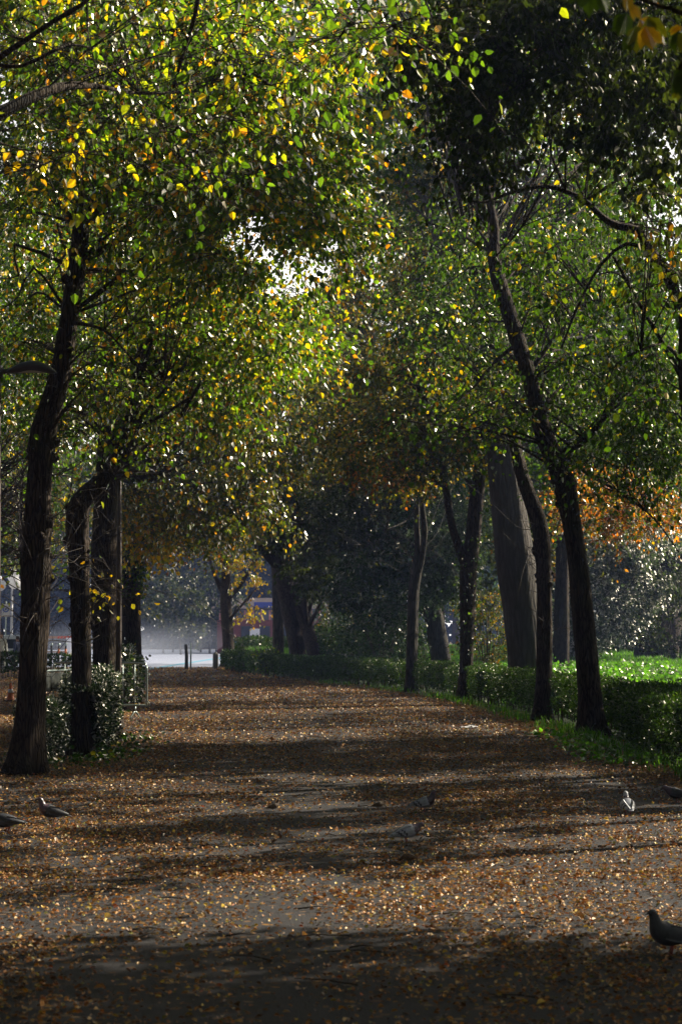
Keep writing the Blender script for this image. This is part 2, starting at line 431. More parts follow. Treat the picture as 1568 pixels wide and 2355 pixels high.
def make_tree(label, D, trunk, limbs=(), blobs=(), bark='bark', leafm='leaf', size=.085, pal='bright', droop=.5, full=True,
              name='broadleaf_tree', group=None, burls=(), upper=None, twigs_on=(), flare=1.5, lump=.035, keep=.10, rseg=26, base_z=None,
              step=.16, branch_r=.02, T=6, width=.36, ivy=None):
    tp = px_path(trunk, D)
    tp[0, 2] = -0.06
    base = tp[0, :3].copy(); base[2] = 0
    e = empty(name, base); tag(e, label, 'tree', group)
    S = spline(tp, step)
    z = S[:, 2] - S[0, 2]
    rad = S[:, 3] * (1 + (flare - 1) * np.exp(-z / .28))
    rad = np.maximum(rad, .012)
    for (bz, amt, wd) in burls:
        rad = rad * (1 + amt * np.exp(-((z - bz) / wd) ** 2))
    g = Geo(); tube(g, S[:, :3], rad, rseg, 0, lump=lump + .085 * np.exp(-np.maximum(z, 0) / .22))
    # knobbly burls: small lumps on the bark
    for (bz, amt, wd) in burls:
        i = int(np.argmin(abs(z - bz)))
        for q in range(7):
            a = R.uniform(0, 6.28); c = S[i, :3] + np.array([math.cos(a), math.sin(a), R.uniform(-.6, .6)]) * np.array([rad[i], rad[i], wd * 2]) * .93
            dd = np.array([math.cos(a), math.sin(a), R.uniform(-.4, .5)])
            rr = R.uniform(.03, .07)
            W = np.array([c - dd * rr * .6, c, c + dd * rr * .5, c + dd * rr])
            tube(g, W, [rr, rr * 1.05, rr * .8, rr * .25], 8, 0, lump=.1)
    g.build('trunk', M[bark], e, base)
    src = [np.c_[S[:, :3], rad][::3]]
    for lp in limbs:
        Q = px_path(lp, D); SL = spline(Q, step)
        # seat the limb inside the trunk
        g = Geo(); tube(g, SL[:, :3], np.maximum(SL[:, 3], .008), 12, 0, lump=lump * 1.2)
        g.build('limb', M[bark], e, base)
        src.append(np.c_[SL[:, :3], np.maximum(SL[:, 3], .008)][::2])
    src = np.vstack(src); src = src[src[:, 2] > 1.8] if (src[:, 2] > 1.8).any() else src
    if twigs_on:
        g = Geo()
        for (bz, cnt, ln) in twigs_on:
            i = int(np.argmin(abs(z - bz)))
            for q in range(cnt):
                a = R.uniform(0, 2 * np.pi)
                dv = np.array([math.cos(a), math.sin(a), R.uniform(-.2, .8)]); dv /= np.linalg.norm(dv)
                j = min(len(S) - 1, max(0, i + R.integers(-2, 3)))
                p0 = S[j, :3] + dv * rad[j] * .8
                l = ln * R.uniform(.4, 1.3)
                b2 = R.normal(0, .35, 3)
                W = spline(np.vstack([p0, p0 + dv * l * .4 + [0, 0, .05 * l], p0 + (dv + b2) * l * .75 + [0, 0, .12 * l], p0 + (dv + b2 * 1.6) * l]), l / 8)
                tube(g, W, np.linspace(.007, .002, len(W)), 4, 0)
                if R.uniform() < .55:
                    for _ in range(2):
                        w0 = W[len(W) // 2]; tube(g, np.vstack([w0, w0 + dv * l * .2 + R.normal(0, .1 * l, 3), w0 + dv * l * .35 + R.normal(0, .16 * l, 3)]), [.004, .003, .0015], 3, 0)
        o = g.build('twigs', M['twig'], e, base); o['kind'] = 'stuff'
    if blobs or upper:
        g = Geo()
        for b in blobs:
            nl = b[7]; pl = b[8] if len(b) > 8 else pal; sz = b[9] if len(b) > 9 else size
            rc = b[10] if len(b) > 10 else .7
            for c in blob_centres(b):
                if c[2] < .3: continue
                if gap_keep(c[None], .15)[0]:
                    limb_to(g, src, c, branch_r, 1)
                spray(g, c, rc * R.uniform(.7, 1.3), int(nl * R.uniform(.4, 1.5)), sz, pl, droop, full, T, keep, width=width)
        if upper:
            for (cx, cy, cz, rx, ry, rz, n, nl, sz) in upper:
                for q in range(n):
                    v = R.normal(size=3); v /= np.linalg.norm(v); v *= R.uniform(.3, 1) ** .4
                    c = np.array([cx + v[0] * rx, cy + v[1] * ry, cz + v[2] * rz])
                    limb_to(g, src, c, branch_r, 1)
                    spray(g, c, 1.0 * R.uniform(.7, 1.3), int(nl * R.uniform(.5, 1.4)), sz, pal, droop, False, 5, keep * .5)
        g.build('crown', [M[leafm], M[bark]], e, base)
    if ivy:
        g = Geo()
        z0, z1, n = ivy
        k = np.where((z > z0) & (z < z1))[0]; k = k[R.integers(0, len(k), n)]
        a = R.uniform(0, 6.28, n); o_ = np.stack([np.cos(a), np.sin(a), np.zeros(n)], 1)
        P = S[k, :3] + o_ * (rad[k] * 1.0 + np.abs(R.normal(0, .06, n)))[:, None] + R.normal(0, .04, (n, 3))
        d = o_ * .6 + R.normal(0, .4, (n, 3)); d[:, 2] -= .8
        add_leaves(g, P, d, R.uniform(.05, .1, n), palette('ever' if R.uniform() < .5 else 'green', n), True, 0, .42)
        g.build('ivy', M['leaf'], e, base)
    TREES.append(e)
    return e

# ================================================================== GROUND, PATH, PLAZA
def rise(y): return np.maximum(0, np.asarray(y) - 40) * .012

def sheet(name, poly, z, mat, thick=0.0):
    """polygon sheet (convex-ish strip built from left/right rows)"""
    g = Geo(); Lr = np.array(poly, float)      # rows: (xl, xr, y)
    n = len(Lr)
    V = []
    cols = 9
    for xl, xr, y in Lr:
        for k in range(cols):
            V.append((xl + (xr - xl) * k / (cols - 1), y, z + (rise(y) * (k > 0) if name == 'meadow' else 0)))
    q = []
    for i in range(n - 1):
        for k in range(cols - 1):
            a = i * cols + k; q += [a, a + 1, a + cols + 1, a + cols]
    g.add(V, q, np.full((n - 1) * (cols - 1), 4), 0, None, False)
    return g.build(name, mat)

LIT = [(.17, .10, .05), (.10, .055, .03), (.25, .17, .09), (.30, .15, .03), (.06, .04, .025)]
M['soil'] = mat_ground('leafy_soil', (.055, .042, .032), LIT, .55, 20)
M['path'] = mat_ground('leafy_asphalt', (.038, .036, .039), LIT, .06, 26, .8, .2)
M['pathfar'] = M['path']
M['meadow'] = mat_plain('meadow_ground', (.03, .05, .015), .9, var=.4, scale=8, bump=.4)
M['plaza'] = mat_plain('plaza_paving', (.40, .44, .58), .35, var=.12, scale=1.5, bump=.15, spec=.6)

ys = [-40, 0, 60, 120, 250, 600, 1500]
g_ = sheet('ground', [(-1500, 1500, y) for y in (-60, 40, 120, 400, 1600)], -0.012, M['soil']); tag(g_, kind='structure')
# path between its left and right edge
PR = [(4.2, -20), (4.2, 10), (3.75, 20), (3.45, 27), (3.3, 33), (3.1, 39), (2.6, 48), (1.8, 57), (.2, 66), (-1.6, 73), (-3.5, 82), (-5.7, 98), (-6.6, 107)]
def xr_at(y):
    a = np.array(PR); return np.interp(y, a[:, 1], a[:, 0])
PL = [(-4.1, -20), (-4.1, 20), (-3.7, 27), (-3.8, 36), (-4.4, 44), (-5.4, 54), (-6.9, 70), (-8.6, 86), (-11.2, 107)]
def xl_at(y):
    a = np.array(PL); return np.interp(y, a[:, 1], a[:, 0])
yy = np.r_[np.arange(-20, 60, 4), np.arange(60, 108, 3), 107]
tag(sheet('path', [(xl_at(y), xr_at(y), y) for y in yy], 0.0, M['path']), kind='structure')
tag(sheet('plaza', [(-70, 3, y) for y in (107.2, 140, 190, 246)], 0.002, M['plaza']), kind='structure')
tag(sheet('meadow', [(xr_at(y) + .55, 60, y) for y in np.arange(10, 132, 4)], -0.004, M['meadow']), kind='structure')
# blue line painted across the plaza
g = Geo()
a = gnd(335, 1540); b = gnd(520, 1511)
for i in range(8):
    p = a + (b - a) * i / 8; q = a + (b - a) * (i + 1) / 8
    w = .22
    g.add([[p[0] - w, p[1] - .5, .008], [p[0] + w, p[1] + .5, .008], [q[0] + w, q[1] + .5, .008], [q[0] - w, q[1] - .5, .008]], [0, 1, 2, 3], [4], 0, None, False)
tag(g.build('painted_line', mat_plain('blue_paint', (.12, .42, .6), .5, var=.08)), kind='structure')

# ------------------------------------------------------------------ fallen leaves
def fallen():
    g = Geo()
    tot = 0
    for (y0, y1, dens, sz, full) in [(7.5, 14, 900, .028, True), (14, 22, 680, .031, True), (22, 34, 380, .038, False), (34, 52, 190, .05, False), (52, 75, 80, .065, False), (75, 107, 26, .09, False)]:
        ymid = np.arange(y0, y1, 1.0)
        for y in ymid:
            xl = max(-.185 * y - 1.2, -15); xr = min(.185 * y + 1.2, xr_at(y) + 1.0)
            n = int(dens * (xr - xl)); 
            x = R.uniform(xl, xr, n); Y = y + R.uniform(0, 1, n)
            nz = .5 + .25 * np.sin(x * 1.9 + 1.3 * np.sin(Y * .55)) + .2 * np.sin(Y * .9 + 1.7 * np.sin(x * .8 + 1)) + .2 * np.sin(x * 4.3 + Y * 2.1)
            keep = .42 + .55 * nz
            if y < 23:
                c = -.35 + .02 * (Y - 8) + .2 * np.sin(Y * .5)
                wb = .72 + .3 * np.sin(Y * .7 + 2)
                bare = np.exp(-(np.abs(x - c - .25 * np.sin(Y * 2.3)) / wb) ** 2.2)
                keep *= 1 - .78 * bare * (.75 + .35 * np.sin(x * 6 + 3 * np.sin(Y * 1.4)))
            if 18 < y < 24: keep *= 1 - .75 * np.exp(-((x - 2.9) / .5) ** 2)
            if 18 < y < 45: keep *= .55 + .45 * np.clip(abs(x + .2) / 2.2, 0, 1)
            m = R.uniform(0, 1, n) < keep
            x, Y = x[m], Y[m]; n = len(x)
            s = R.uniform(.6, 1.25, n) * sz
            big = R.uniform(0, 1, n) < .012; s[big] *= 1.8
            P = np.stack([x, Y, np.abs(R.normal(.006, .008, n)) + .003], 1)
            a = R.uniform(0, 2 * np.pi, n)
            d = np.stack([np.cos(a), np.sin(a), R.normal(.18, .28, n)], 1); d[:, 2] = np.abs(d[:, 2])
            nr = np.stack([R.normal(0, .55, n), R.normal(0, .55, n), np.ones(n)], 1)
            add_leaves(g, P, d, s, palette('litter', n), full, 0, R.uniform(.3, .42), .16, nr, .12)
    o = g.build('fallen_leaves', M['litter'])
    tag(o, 'dry tan, orange and yellow leaves scattered over the path', 'fallen leaves', kind='stuff')
fallen()
g = Geo()
for q in range(230):
    y = R.uniform(9, 45); x = R.uniform(-.18 * y, min(.17 * y, xr_at(y)))
    a = R.uniform(0, 6.28); l = R.uniform(.08, .4)
    W = np.array([[x, y, .012], [x + math.cos(a) * l * .5 + R.normal(0, .02), y + math.sin(a) * l * .5, .02], [x + math.cos(a) * l, y + math.sin(a) * l, .008]])
    tube(g, W, [.005, .004, .002], 4, 0)
tag(g.build('fallen_twigs', M['twig']), 'thin dry twigs scattered among the fallen leaves', 'twigs', kind='stuff')

# ------------------------------------------------------------------ grass
def blades(name, label, spots, h, mat='grass', pal='grass', w=.008):
    """spots rows x,y,z ; one curved blade each"""
    n = len(spots); a = R.uniform(0, 6.28, n); hh = h * R.uniform(.4, 1.3, n)
    ln = R.uniform(.1, .6, n) * hh
    dx, dy = np.cos(a), np.sin(a)
    sx, sy = -dy * w, dx * w
    P = np.asarray(spots, float)
    V = np.zeros((n, 5, 3))
    V[:, 0] = P + np.stack([sx, sy, 0 * sx], 1); V[:, 1] = P - np.stack([sx, sy, 0 * sx], 1)
    mid = P + np.stack([dx * ln * .3, dy * ln * .3, hh * .6], 1)
    V[:, 2] = mid - np.stack([sx, sy, 0 * sx], 1) * .8; V[:, 3] = mid + np.stack([sx, sy, 0 * sx], 1) * .8
    V[:, 4] = P + np.stack([dx * ln, dy * ln, hh], 1)
    base = np.arange(n)[:, None] * 5
    lp = (base + np.array([[0, 1, 2, 3, 3, 2, 4]])).reshape(-1)
    g = Geo(); c = np.repeat(palette(pal, n), 5, axis=0)
    g.add(V.reshape(-1, 3), lp, np.tile([4, 3], n), 0, c, False)
    return tag(g.build(name, M[mat]), label, 'grass', kind='stuff')

# foot of the right hedge
n = 4200
y = 22 + 50 * R.uniform(0, 1, n) ** 1.3
x = xr_at(y) + R.normal(.62, .16, n)
cl = .5 + .5 * np.sin(y * 1.7 + 2 * np.sin(y * .6)) * np.sin(y * .43 + 1)
m = R.uniform(0, 1, n) < np.clip(cl * 1.3, .05, 1)
blades('grass_verge', 'tufts of long grass along the foot of the right hedge', np.stack([x, y, 0 * x], 1)[m], .17)
n = 1600
blades('grass_tuft', 'bright green grass tuft at the right edge of the path', np.stack([3.85 + np.abs(R.normal(0, .22, n)), 20.3 + R.normal(0, .5, n), 0 * np.ones(n)], 1), .2)
# meadow beyond the hedge
n = 170000
y = 30 + 92 * R.uniform(0, 1, n) ** .8
x = xr_at(y) + 1.6 + 20 * R.uniform(0, 1, n) ** 1.1
blades('meadow_grass', 'sunlit green meadow grass beyond the right hedge', np.stack([x, y, rise(y) - .03], 1), .22, w=.013)

def ground_plants(name, label, x0, x1, y0, y1, n, size=.13, pal='grass', mat='grass', h=.3):
    g = Geo(); cx = R.uniform(x0, x1, n // 9); cy = R.uniform(y0, y1, n // 9)
    k = R.integers(0, len(cx), n)
    P = np.stack([cx[k] + R.normal(0, .16, n), cy[k] + R.normal(0, .2, n), rise(cy[k]) * (h > .3) + np.abs(R.normal(h * .5, h * .35, n))], 1)
    d = R.normal(0, 1, (n, 3)); d[:, 2] = R.normal(.1, .5, n)
    add_leaves(g, P, d, R.uniform(.6, 1.3, n) * size, palette(pal, n), True, 0, .36, .1)
    return tag(g.build(name, M[mat]), label, 'plants', kind='stuff')
ground_plants('ground_cover', 'broad leaved green plants behind the hedge near the giant trunk', 3.8, 11, 44, 70, 12000, .12, h=.34)
ground_plants('weeds', 'low weeds and ivy at the foot of the left hedge', -4.3, -2.9, 25.5, 33, 900, .07, 'green', h=.12)
ground_plants('weeds', 'small leafy weeds between path and right hedge by the nearest trunk', 3.3, 4.1, 26, 34, 700, .08, 'grass', h=.1)

# ================================================================== HEDGES
M['hedgecore'] = mat_plain('hedge_twigs', (.018, .016, .012), .9, var=.4, scale=30, bump=.8)
def hedge(label, line, width, h, dens, size=.045, name='hedge', side=1, pal='hedge', fuzz=.05, top=None, group=None, toplight=True, stems=True, hvar=.05):
    """front line [(x,y)]; body lies on +x side (side=1) or -x"""
    P = spline(np.c_[np.array(line, float), np.zeros(len(line))], .3)
    base = P[len(P) // 2].copy(); e = empty(name, base); tag(e, label, 'hedge', group)
    T = np.gradient(P, axis=0); T = unit(T); nr = np.stack([T[:, 1], -T[:, 0], 0 * T[:, 0]], 1)
    if nr[0, 0] * side < 0: nr = -nr
    ph = R.uniform(0, 6, 4)
    s = np.cumsum(np.r_[0, np.linalg.norm(np.diff(P, axis=0), axis=1)])
    hh = lambda i: h * (1 + hvar * np.sin(s[i] * .9 + ph[0]) + hvar * .8 * np.sin(s[i] * 2.3 + ph[1]))
    # core of stems and dead twigs
    g = Geo()
    for q in range(int(s[-1] * 9)):
        i = R.integers(0, len(P)); c = P[i] + nr[i] * width * R.uniform(.15, .85) + T[i] * R.uniform(-.15, .15)
        a = R.normal(0, .12, 2)
        W = np.array([c + [0, 0, -.03], c + [a[0] * .3, a[1] * .3, hh(i) * .35], c + [a[0] + R.normal(0, .05), a[1], hh(i) * .85]])
        tube(g, W, [.014, .011, .004], 4, 0)
    g.build('stems', M['twig'], e, base)['kind'] = 'stuff'
    g = Geo()
    n = int(s[-1] * dens)
    i = R.integers(0, len(P), n); u = R.uniform(0, 1, n)
    kind = R.choice(4, n, p=[.36, .30, .12, .22])     # front, top, back, inside
    across = np.where(kind == 0, 0, np.where(kind == 2, 1, u)); 
    zf = np.where(kind == 1, 1.0, .12 + .88 * R.uniform(0, 1, n) ** .8)
    wob = .04 * np.sin(s[i] * 3.1 + ph[2]) + .05 * np.sin(s[i] * 1.3 + ph[3]) + .03 * np.sin(zf * 9 + s[i] * 2)
    Q = P[i] + nr[i] * (across * width + np.where(kind == 0, wob - np.abs(R.normal(0, fuzz, n)) + .07, 0))[:, None] + T[i] * R.uniform(-.2, .2, n)[:, None]
    Q[:, 2] = zf * hh(i) + np.where(kind == 1, np.abs(R.normal(0, fuzz * .9, n)) - .02, 0)
    ins = kind == 3
    Q[ins] = P[i[ins]] + nr[i[ins]] * (R.uniform(.1, .9, ins.sum()) * width)[:, None]; Q[ins, 2] = R.uniform(.25, .95, ins.sum()) * hh(i[ins])
    thin = (zf < .35) & (kind == 0) & (R.uniform(0, 1, n) < .55)
    Q = Q[~thin]; kk = kind[~thin]; n = len(Q); ii = i[~thin]
    d = R.normal(0, .7, (n, 3)); d -= nr[ii] * np.where(kk == 0, .7, 0)[:, None]; d[:, 2] += np.where(kk == 1, .9, .1)
    sz = R.uniform(.7, 1.3, n) * size * np.where(kk == 3, 2.2, 1)
    add_leaves(g, Q, d, sz, palette(pal, n), False, 0, .34, .08)
    g.build('foliage', M['leaf_left_hedge' if pal in ('ever', 'green') else 'leaf_hedge'], e, base)
    return e
hedge('long clipped hedge running along the right edge of the path behind the tree trunks',
      [(4.75, 17), (4.3, 22), (3.98, 27.5), (4.25, 31), (4.4, 34), (4.05, 39.6), (3.45, 48), (2.75, 56), (1.5, 63.5), (-.4, 71), (-2.9, 81)], 1.0, .80, 2000, .045, fuzz=.04)
hedge('low dark hedge block at the far end of the right side beside the forked tree', [(-3.2, 83), (-4.6, 91), (-5.9, 101)], .9, .85, 500, .08)
hedge('far hedge with a sunlit top behind the leaning double trunk', [(-6.6, 118), (-3.6, 112), (-1.5, 104)], 1.0, 1.45, 560, .10, side=1)
hedge('tall ragged hedge between the leaning trunks and the slim paired trunk', [(-1.3, 92), (.6, 86), (2.6, 80)], 1.2, 1.75, 900, .09, fuzz=.12, hvar=.08)
hedge('glossy hedge clump at the foot of the nearest left trunk', [(-3.72, 26.2), (-3.72, 27.1)], .42, .74, 6000, .048, side=-1, pal='ever', fuzz=.05)
hedge('rounded glossy hedge around the second left trunk', [(-3.22, 28.3), (-3.3, 30.0)], .5, .9, 6500, .048, side=-1, pal='ever', fuzz=.06)
hedge('taller glossy hedge running back from the second left trunk to the steel barrier', [(-3.5, 30.8), (-3.78, 34), (-4.3, 38.3)], .7, .95, 4200, .052, side=-1, pal='ever', fuzz=.06)
hedge('bright ivy clad hedge clump behind the steel barrier', [(-4.55, 44.5), (-4.95, 49.5)], .8, 1.15, 1500, .08, side=-1, pal='green', fuzz=.12)
hedge('small clipped hedge far left behind the orange cone', [(-17.5, 80), (-12.6, 80)], .9, .95, 700, .09, side=1)
hedge('small dark clipped hedge in front of the chain posts', [(-13.7, 97), (-12.0, 97)], .9, .75, 700, .09, side=1)

# ================================================================== TREES, left row
TREESPEC = []
L1 = make_tree('nearest rough barked tree on the left, leaning right above burls and bare shoots', 24.6,
    [(58, 1772, 72), (66, 1700, 68), (72, 1600, 64), (78, 1480, 62), (84, 1350, 60), (86, 1250, 60), (90, 1150, 58), (95, 1060, 57), (102, 990, 58), (122, 920, 52), (142, 850, 47), (155, 760, 43), (172, 650, 44), (184, 560, 42), (190, 480, 38), (205, 420, 30), (222, 340, 24, 24.2), (236, 240, 20, 23.6), (232, 120, 15, 23), (250, -60, 10, 22.6)],
    limbs=[[(186, 520, 16, 24.5), (240, 460, 12, 24), (330, 410, 9, 23.4), (430, 380, 6, 22.8)],
           [(215, 390, 14, 24.3), (290, 330, 12, 23.4), (400, 260, 8, 22.5), (540, 240, 5, 21.6)],
           [(160, 740, 10, 24.6), (240, 760, 6, 24), (310, 830, 4, 23.4), (400, 900, 3, 23)],
           [(235, 250, 14, 23.6), (330, 120, 10, 23), (450, 20, 7, 22)]],
    size=.072, keep=.2, blobs=[(420, 230, 400, 240, 24, 3.2, 150, 190), (250, 60, 300, 130, 24, 3, 60, 190), (600, 470, 210, 170, 23.5, 3, 80, 180),
           (370, 560, 170, 180, 26, 2, 50, 120), (280, 820, 110, 100, 24.5, 1.2, 11, 42), (60, 600, 80, 220, 27, 1.5, 22, 90), (160, 1000, 60, 120, 24.3, .6, 4, 14), (205, 1330, 40, 60, 24.3, .4, 2, 7, 'gold')],
    burls=((1.9, .10, .18), (2.45, .14, .2), (3.05, .12, .12), (4.05, .16, .16), (5.2, .08, .12), (5.9, .10, .12)),
    twigs_on=((1.5, 7, .5), (1.95, 14, .9), (2.45, 18, 1.0), (3.0, 10, .7), (3.9, 8, .6), (5.2, 12, 1.1), (6.3, 9, .8)), group='broadleaf trees lining the left side of the path',
    upper=[(-2.6, 21.5, 12.5, 4, 4, 2.6, 60, 90, .24)])
L2 = make_tree('second tree on the left with a slim trunk that kinks sharply right at a knuckle', 28.3,
    [(187, 1738, 48), (188, 1600, 43), (187, 1450, 44), (183, 1300, 44), (178, 1210, 46), (186, 1155, 48), (222, 1118, 42), (262, 1070, 38), (286, 1025, 38), (303, 960, 34), (314, 890, 30), (324, 820, 26), (335, 740, 20), (352, 640, 16), (372, 520, 12), (380, 380, 9)],
    limbs=[[(326, 835, 20, 28.3), (370, 825, 16, 28), (425, 785, 13, 27.4), (470, 774, 9, 27), (540, 776, 6, 26.4)],
           [(250, 1080, 12, 28.3), (330, 1010, 9, 29), (370, 1000, 6, 29.5), (420, 960, 4, 30)],
           [(350, 650, 10, 28), (430, 560, 8, 27), (560, 500, 5, 26)]],
    size=.078, keep=.2, blobs=[(560, 730, 190, 110, 28, 3, 70, 150), (430, 620, 170, 150, 29, 3, 50, 140), (640, 780, 100, 70, 27, 2, 14, 80), (330, 900, 110, 90, 28, 2, 13, 60), (280, 1090, 50, 60, 28, .6, 3, 14), (215, 1330, 40, 80, 28.2, .5, 3, 14, 'gold'), (250, 950, 60, 50, 28, 1, 6, 35)],
    burls=((2.0, .08, .15), (2.75, .1, .2), (3.25, .15, .25), (5.5, .1, .1)), twigs_on=((1.9, 14, .9), (2.4, 8, .6), (3.2, 8, .5), (4.3, 6, .7)),
    group='broadleaf trees lining the left side of the path', upper=[(-2.4, 28, 13, 4, 4, 2.5, 50, 90, .26)])
L3 = make_tree('thick dark trunk third on the left behind the glossy hedge', 36.5,
    [(243, 1670, 66), (243, 1560, 61), (240, 1400, 59), (240, 1300, 58), (243, 1200, 56), (247, 1120, 54), (253, 1020, 50), (262, 940, 46), (270, 860, 40), (276, 760, 34), (300, 620, 26), (320, 480, 18), (330, 300, 12)],
    limbs=[[(262, 930, 26, 36.5), (320, 860, 20, 36), (400, 800, 14, 35), (520, 760, 8, 34)], [(280, 740, 18, 36.5), (230, 640, 14, 36.5), (190, 540, 9, 36)]],
    blobs=[(480, 860, 200, 130, 36, 4, 60, 130, 'bright'), (560, 930, 150, 100, 37, 4, 34, 110, 'olive'), (200, 640, 200, 240, 37, 4, 60, 110, 'bright'), (80, 820, 110, 200, 38, 4, 40, 110, 'green'), (20, 400, 110, 130, 38, 2, 34, 110, 'green')],
    group='broadleaf trees lining the left side of the path', burls=((2.2, .05, .3), (3.3, .08, .3)), twigs_on=((2.6, 12, 1.2),), size=.095,
    upper=[(-2.6, 36, 14, 4.5, 4.5, 3, 60, 90, .28)])
L4 = make_tree('ivy covered trunk fourth on the left behind the steel barrier', 50,
    [(307, 1622, 46), (305, 1560, 45), (303, 1400, 41), (300, 1250, 40), (300, 1100, 36), (306, 980, 32), (318, 860, 26), (330, 700, 20), (350, 500, 14)],
    limbs=[[(300, 1150, 18, 50), (360, 1060, 14, 49), (460, 1000, 9, 48), (560, 960, 6, 47)]],
    blobs=[(440, 1090, 190, 130, 49, 5, 70, 130, 'olive'), (560, 1040, 130, 110, 52, 5, 36, 120, 'olive'), (330, 1190, 70, 90, 49, 2, 26, 120, 'gold'), (420, 1180, 130, 70, 50, 4, 28, 90, 'olive'), (520, 1150, 100, 60, 52, 4, 15, 80, 'olive'), (120, 900, 130, 160, 50, 4, 50, 110, 'olive')],
    group='broadleaf trees lining the left side of the path', size=.11, ivy=(2.6, 6.2, 3800), twigs_on=((2.4, 8, 1.6),), upper=[(-3, 49, 16, 5, 6, 3.5, 60, 90, .32)])
L5 = make_tree('far left row tree whose yellow leaves hang over the end of the path', 74,
    [(296, 1565, 36), (294, 1400, 32), (300, 1250, 28), (318, 1120, 22), (340, 980, 18), (360, 800, 12)],
    limbs=[[(300, 1200, 14, 74), (400, 1140, 11, 73), (500, 1110, 7, 72)]],
    blobs=[(470, 1180, 200, 70, 72, 6, 50, 120, 'olive'), (400, 1250, 90, 34, 74, 4, 14, 70, 'rust'), (500, 1060, 210, 130, 72, 6, 60, 130, 'olive'), (560, 860, 200, 180, 75, 6, 70, 130, 'bright'), (350, 700, 250, 250, 75, 6, 80, 130, 'bright'), (120, 700, 200, 300, 70, 6, 80, 130, 'green')],
    group='broadleaf trees lining the left side of the path', size=.15, branch_r=.03, upper=[(-5, 72, 18, 7, 6, 4, 50, 80, .26)])
# tree standing left of the frame: only its limbs and leaves reach in
L0 = make_tree('close tree out at the left edge whose thick limb reaches in across the top left', 16,
    [(-420, 2010, 110), (-410, 1500, 104), (-380, 1000, 98), (-330, 600, 84), (-260, 330, 60), (-200, 100, 40), (-150, -150, 24)],
    limbs=[[(-300, 480, 52, 16), (-160, 360, 44, 16.2), (0, 262, 30, 16.5), (100, 212, 25, 16.7), (170, 196, 20, 17), (235, 200, 12, 17.4), (320, 214, 8, 18), (450, 210, 6, 18.4), (560, 196, 4, 19)],
           [(-250, 330, 34, 16), (-120, 220, 22, 15.6), (0, 132, 14, 15.2), (70, 85, 11, 15), (130, 45, 11, 15), (190, 10, 10, 15), (260, -60, 8, 15)],
           [(0, 150, 9, 15.2), (50, 152, 9, 15.2), (110, 125, 8, 15.2), (160, 103, 7, 15.3), (210, 110, 5, 15.4)],
           [(400, 200, 9, 17.5), (425, 110, 10, 17), (450, 30, 11, 16.5), (462, -60, 12, 16)]],
    blobs=[(120, 80, 260, 90, 18.4, 1, 20, 46), (420, 260, 300, 120, 18.6, 1.2, 24, 44), (620, 90, 260, 120, 17.6, 1.6, 28, 46), (80, 350, 110, 40, 16.4, .6, 6, 20, 'gold'), (880, 60, 110, 60, 15, .8, 9, 26, 'bright'), (440, 420, 220, 60, 17.5, 1, 6, 26, 'green')],
    size=.078, upper=[(-4, 14, 11.5, 4, 4.5, 2.4, 60, 90, .24)], burls=(), branch_r=.006)

# bare twiggy tree beyond the lamp, far left
def bare_tree(label, D, trunk, n=60, group=None, spread=(1.4, 1.2, 1.6), zc=5.2, bark='bark', name='bare_tree'):
    tp = px_path(trunk, D); tp[0, 2] = -.05; base = tp[0, :3].copy(); base[2] = 0
    e = empty(name, base); tag(e, label, 'tree', group)
    S = spline(tp, .2); g = Geo(); tube(g, S[:, :3], np.maximum(S[:, 3], .01), 14, 0, lump=.05); g.build('trunk', M[bark], e, base)
    g = Geo(); src = S[S[:, 2] > 3.1]
    for q in range(int(n * .8)):
        s = src[R.integers(0, len(src))]; a = R.uniform(0, 6.28)
        dv = np.array([math.cos(a) * spread[0], math.sin(a) * spread[1], R.uniform(.1, 1) * spread[2]])
        l = R.uniform(.6, 1.4)
        W = spline(np.vstack([s[:3], s[:3] + dv * l * .4 + R.normal(0, .12, 3), s[:3] + dv * l + R.normal(0, .25, 3)]), .25)
        tube(g, W, np.linspace(min(.03, s[3] * .6), .005, len(W)), 4, 0)
        for w in range(5):
            k = R.integers(1, len(W)); dv2 = dv * .4 + R.normal(0, .5, 3)
            tube(g, np.vstack([W[k], W[k] + dv2 * .5 + R.normal(0, .08, 3), W[k] + dv2]), [.007, .005, .003], 3, 0)
    g.build('crown', M['twig'], e, base)
    return e
bare_tree('bare twiggy small tree at the far left behind the street lamp', 46, [(-22, 1640, 20), (-22, 1400, 17), (-18, 1270, 22), (-10, 1150, 12), (2, 1040, 7)], 110, spread=(.9, .9, .9))
bare_tree('bare reddish sapling between the nearest trunk and the lamp pole', 60, [(60, 1590, 14), (55, 1400, 12), (50, 1200, 8), (52, 1080, 5)], 70, spread=(1.1, 1, 1.3))
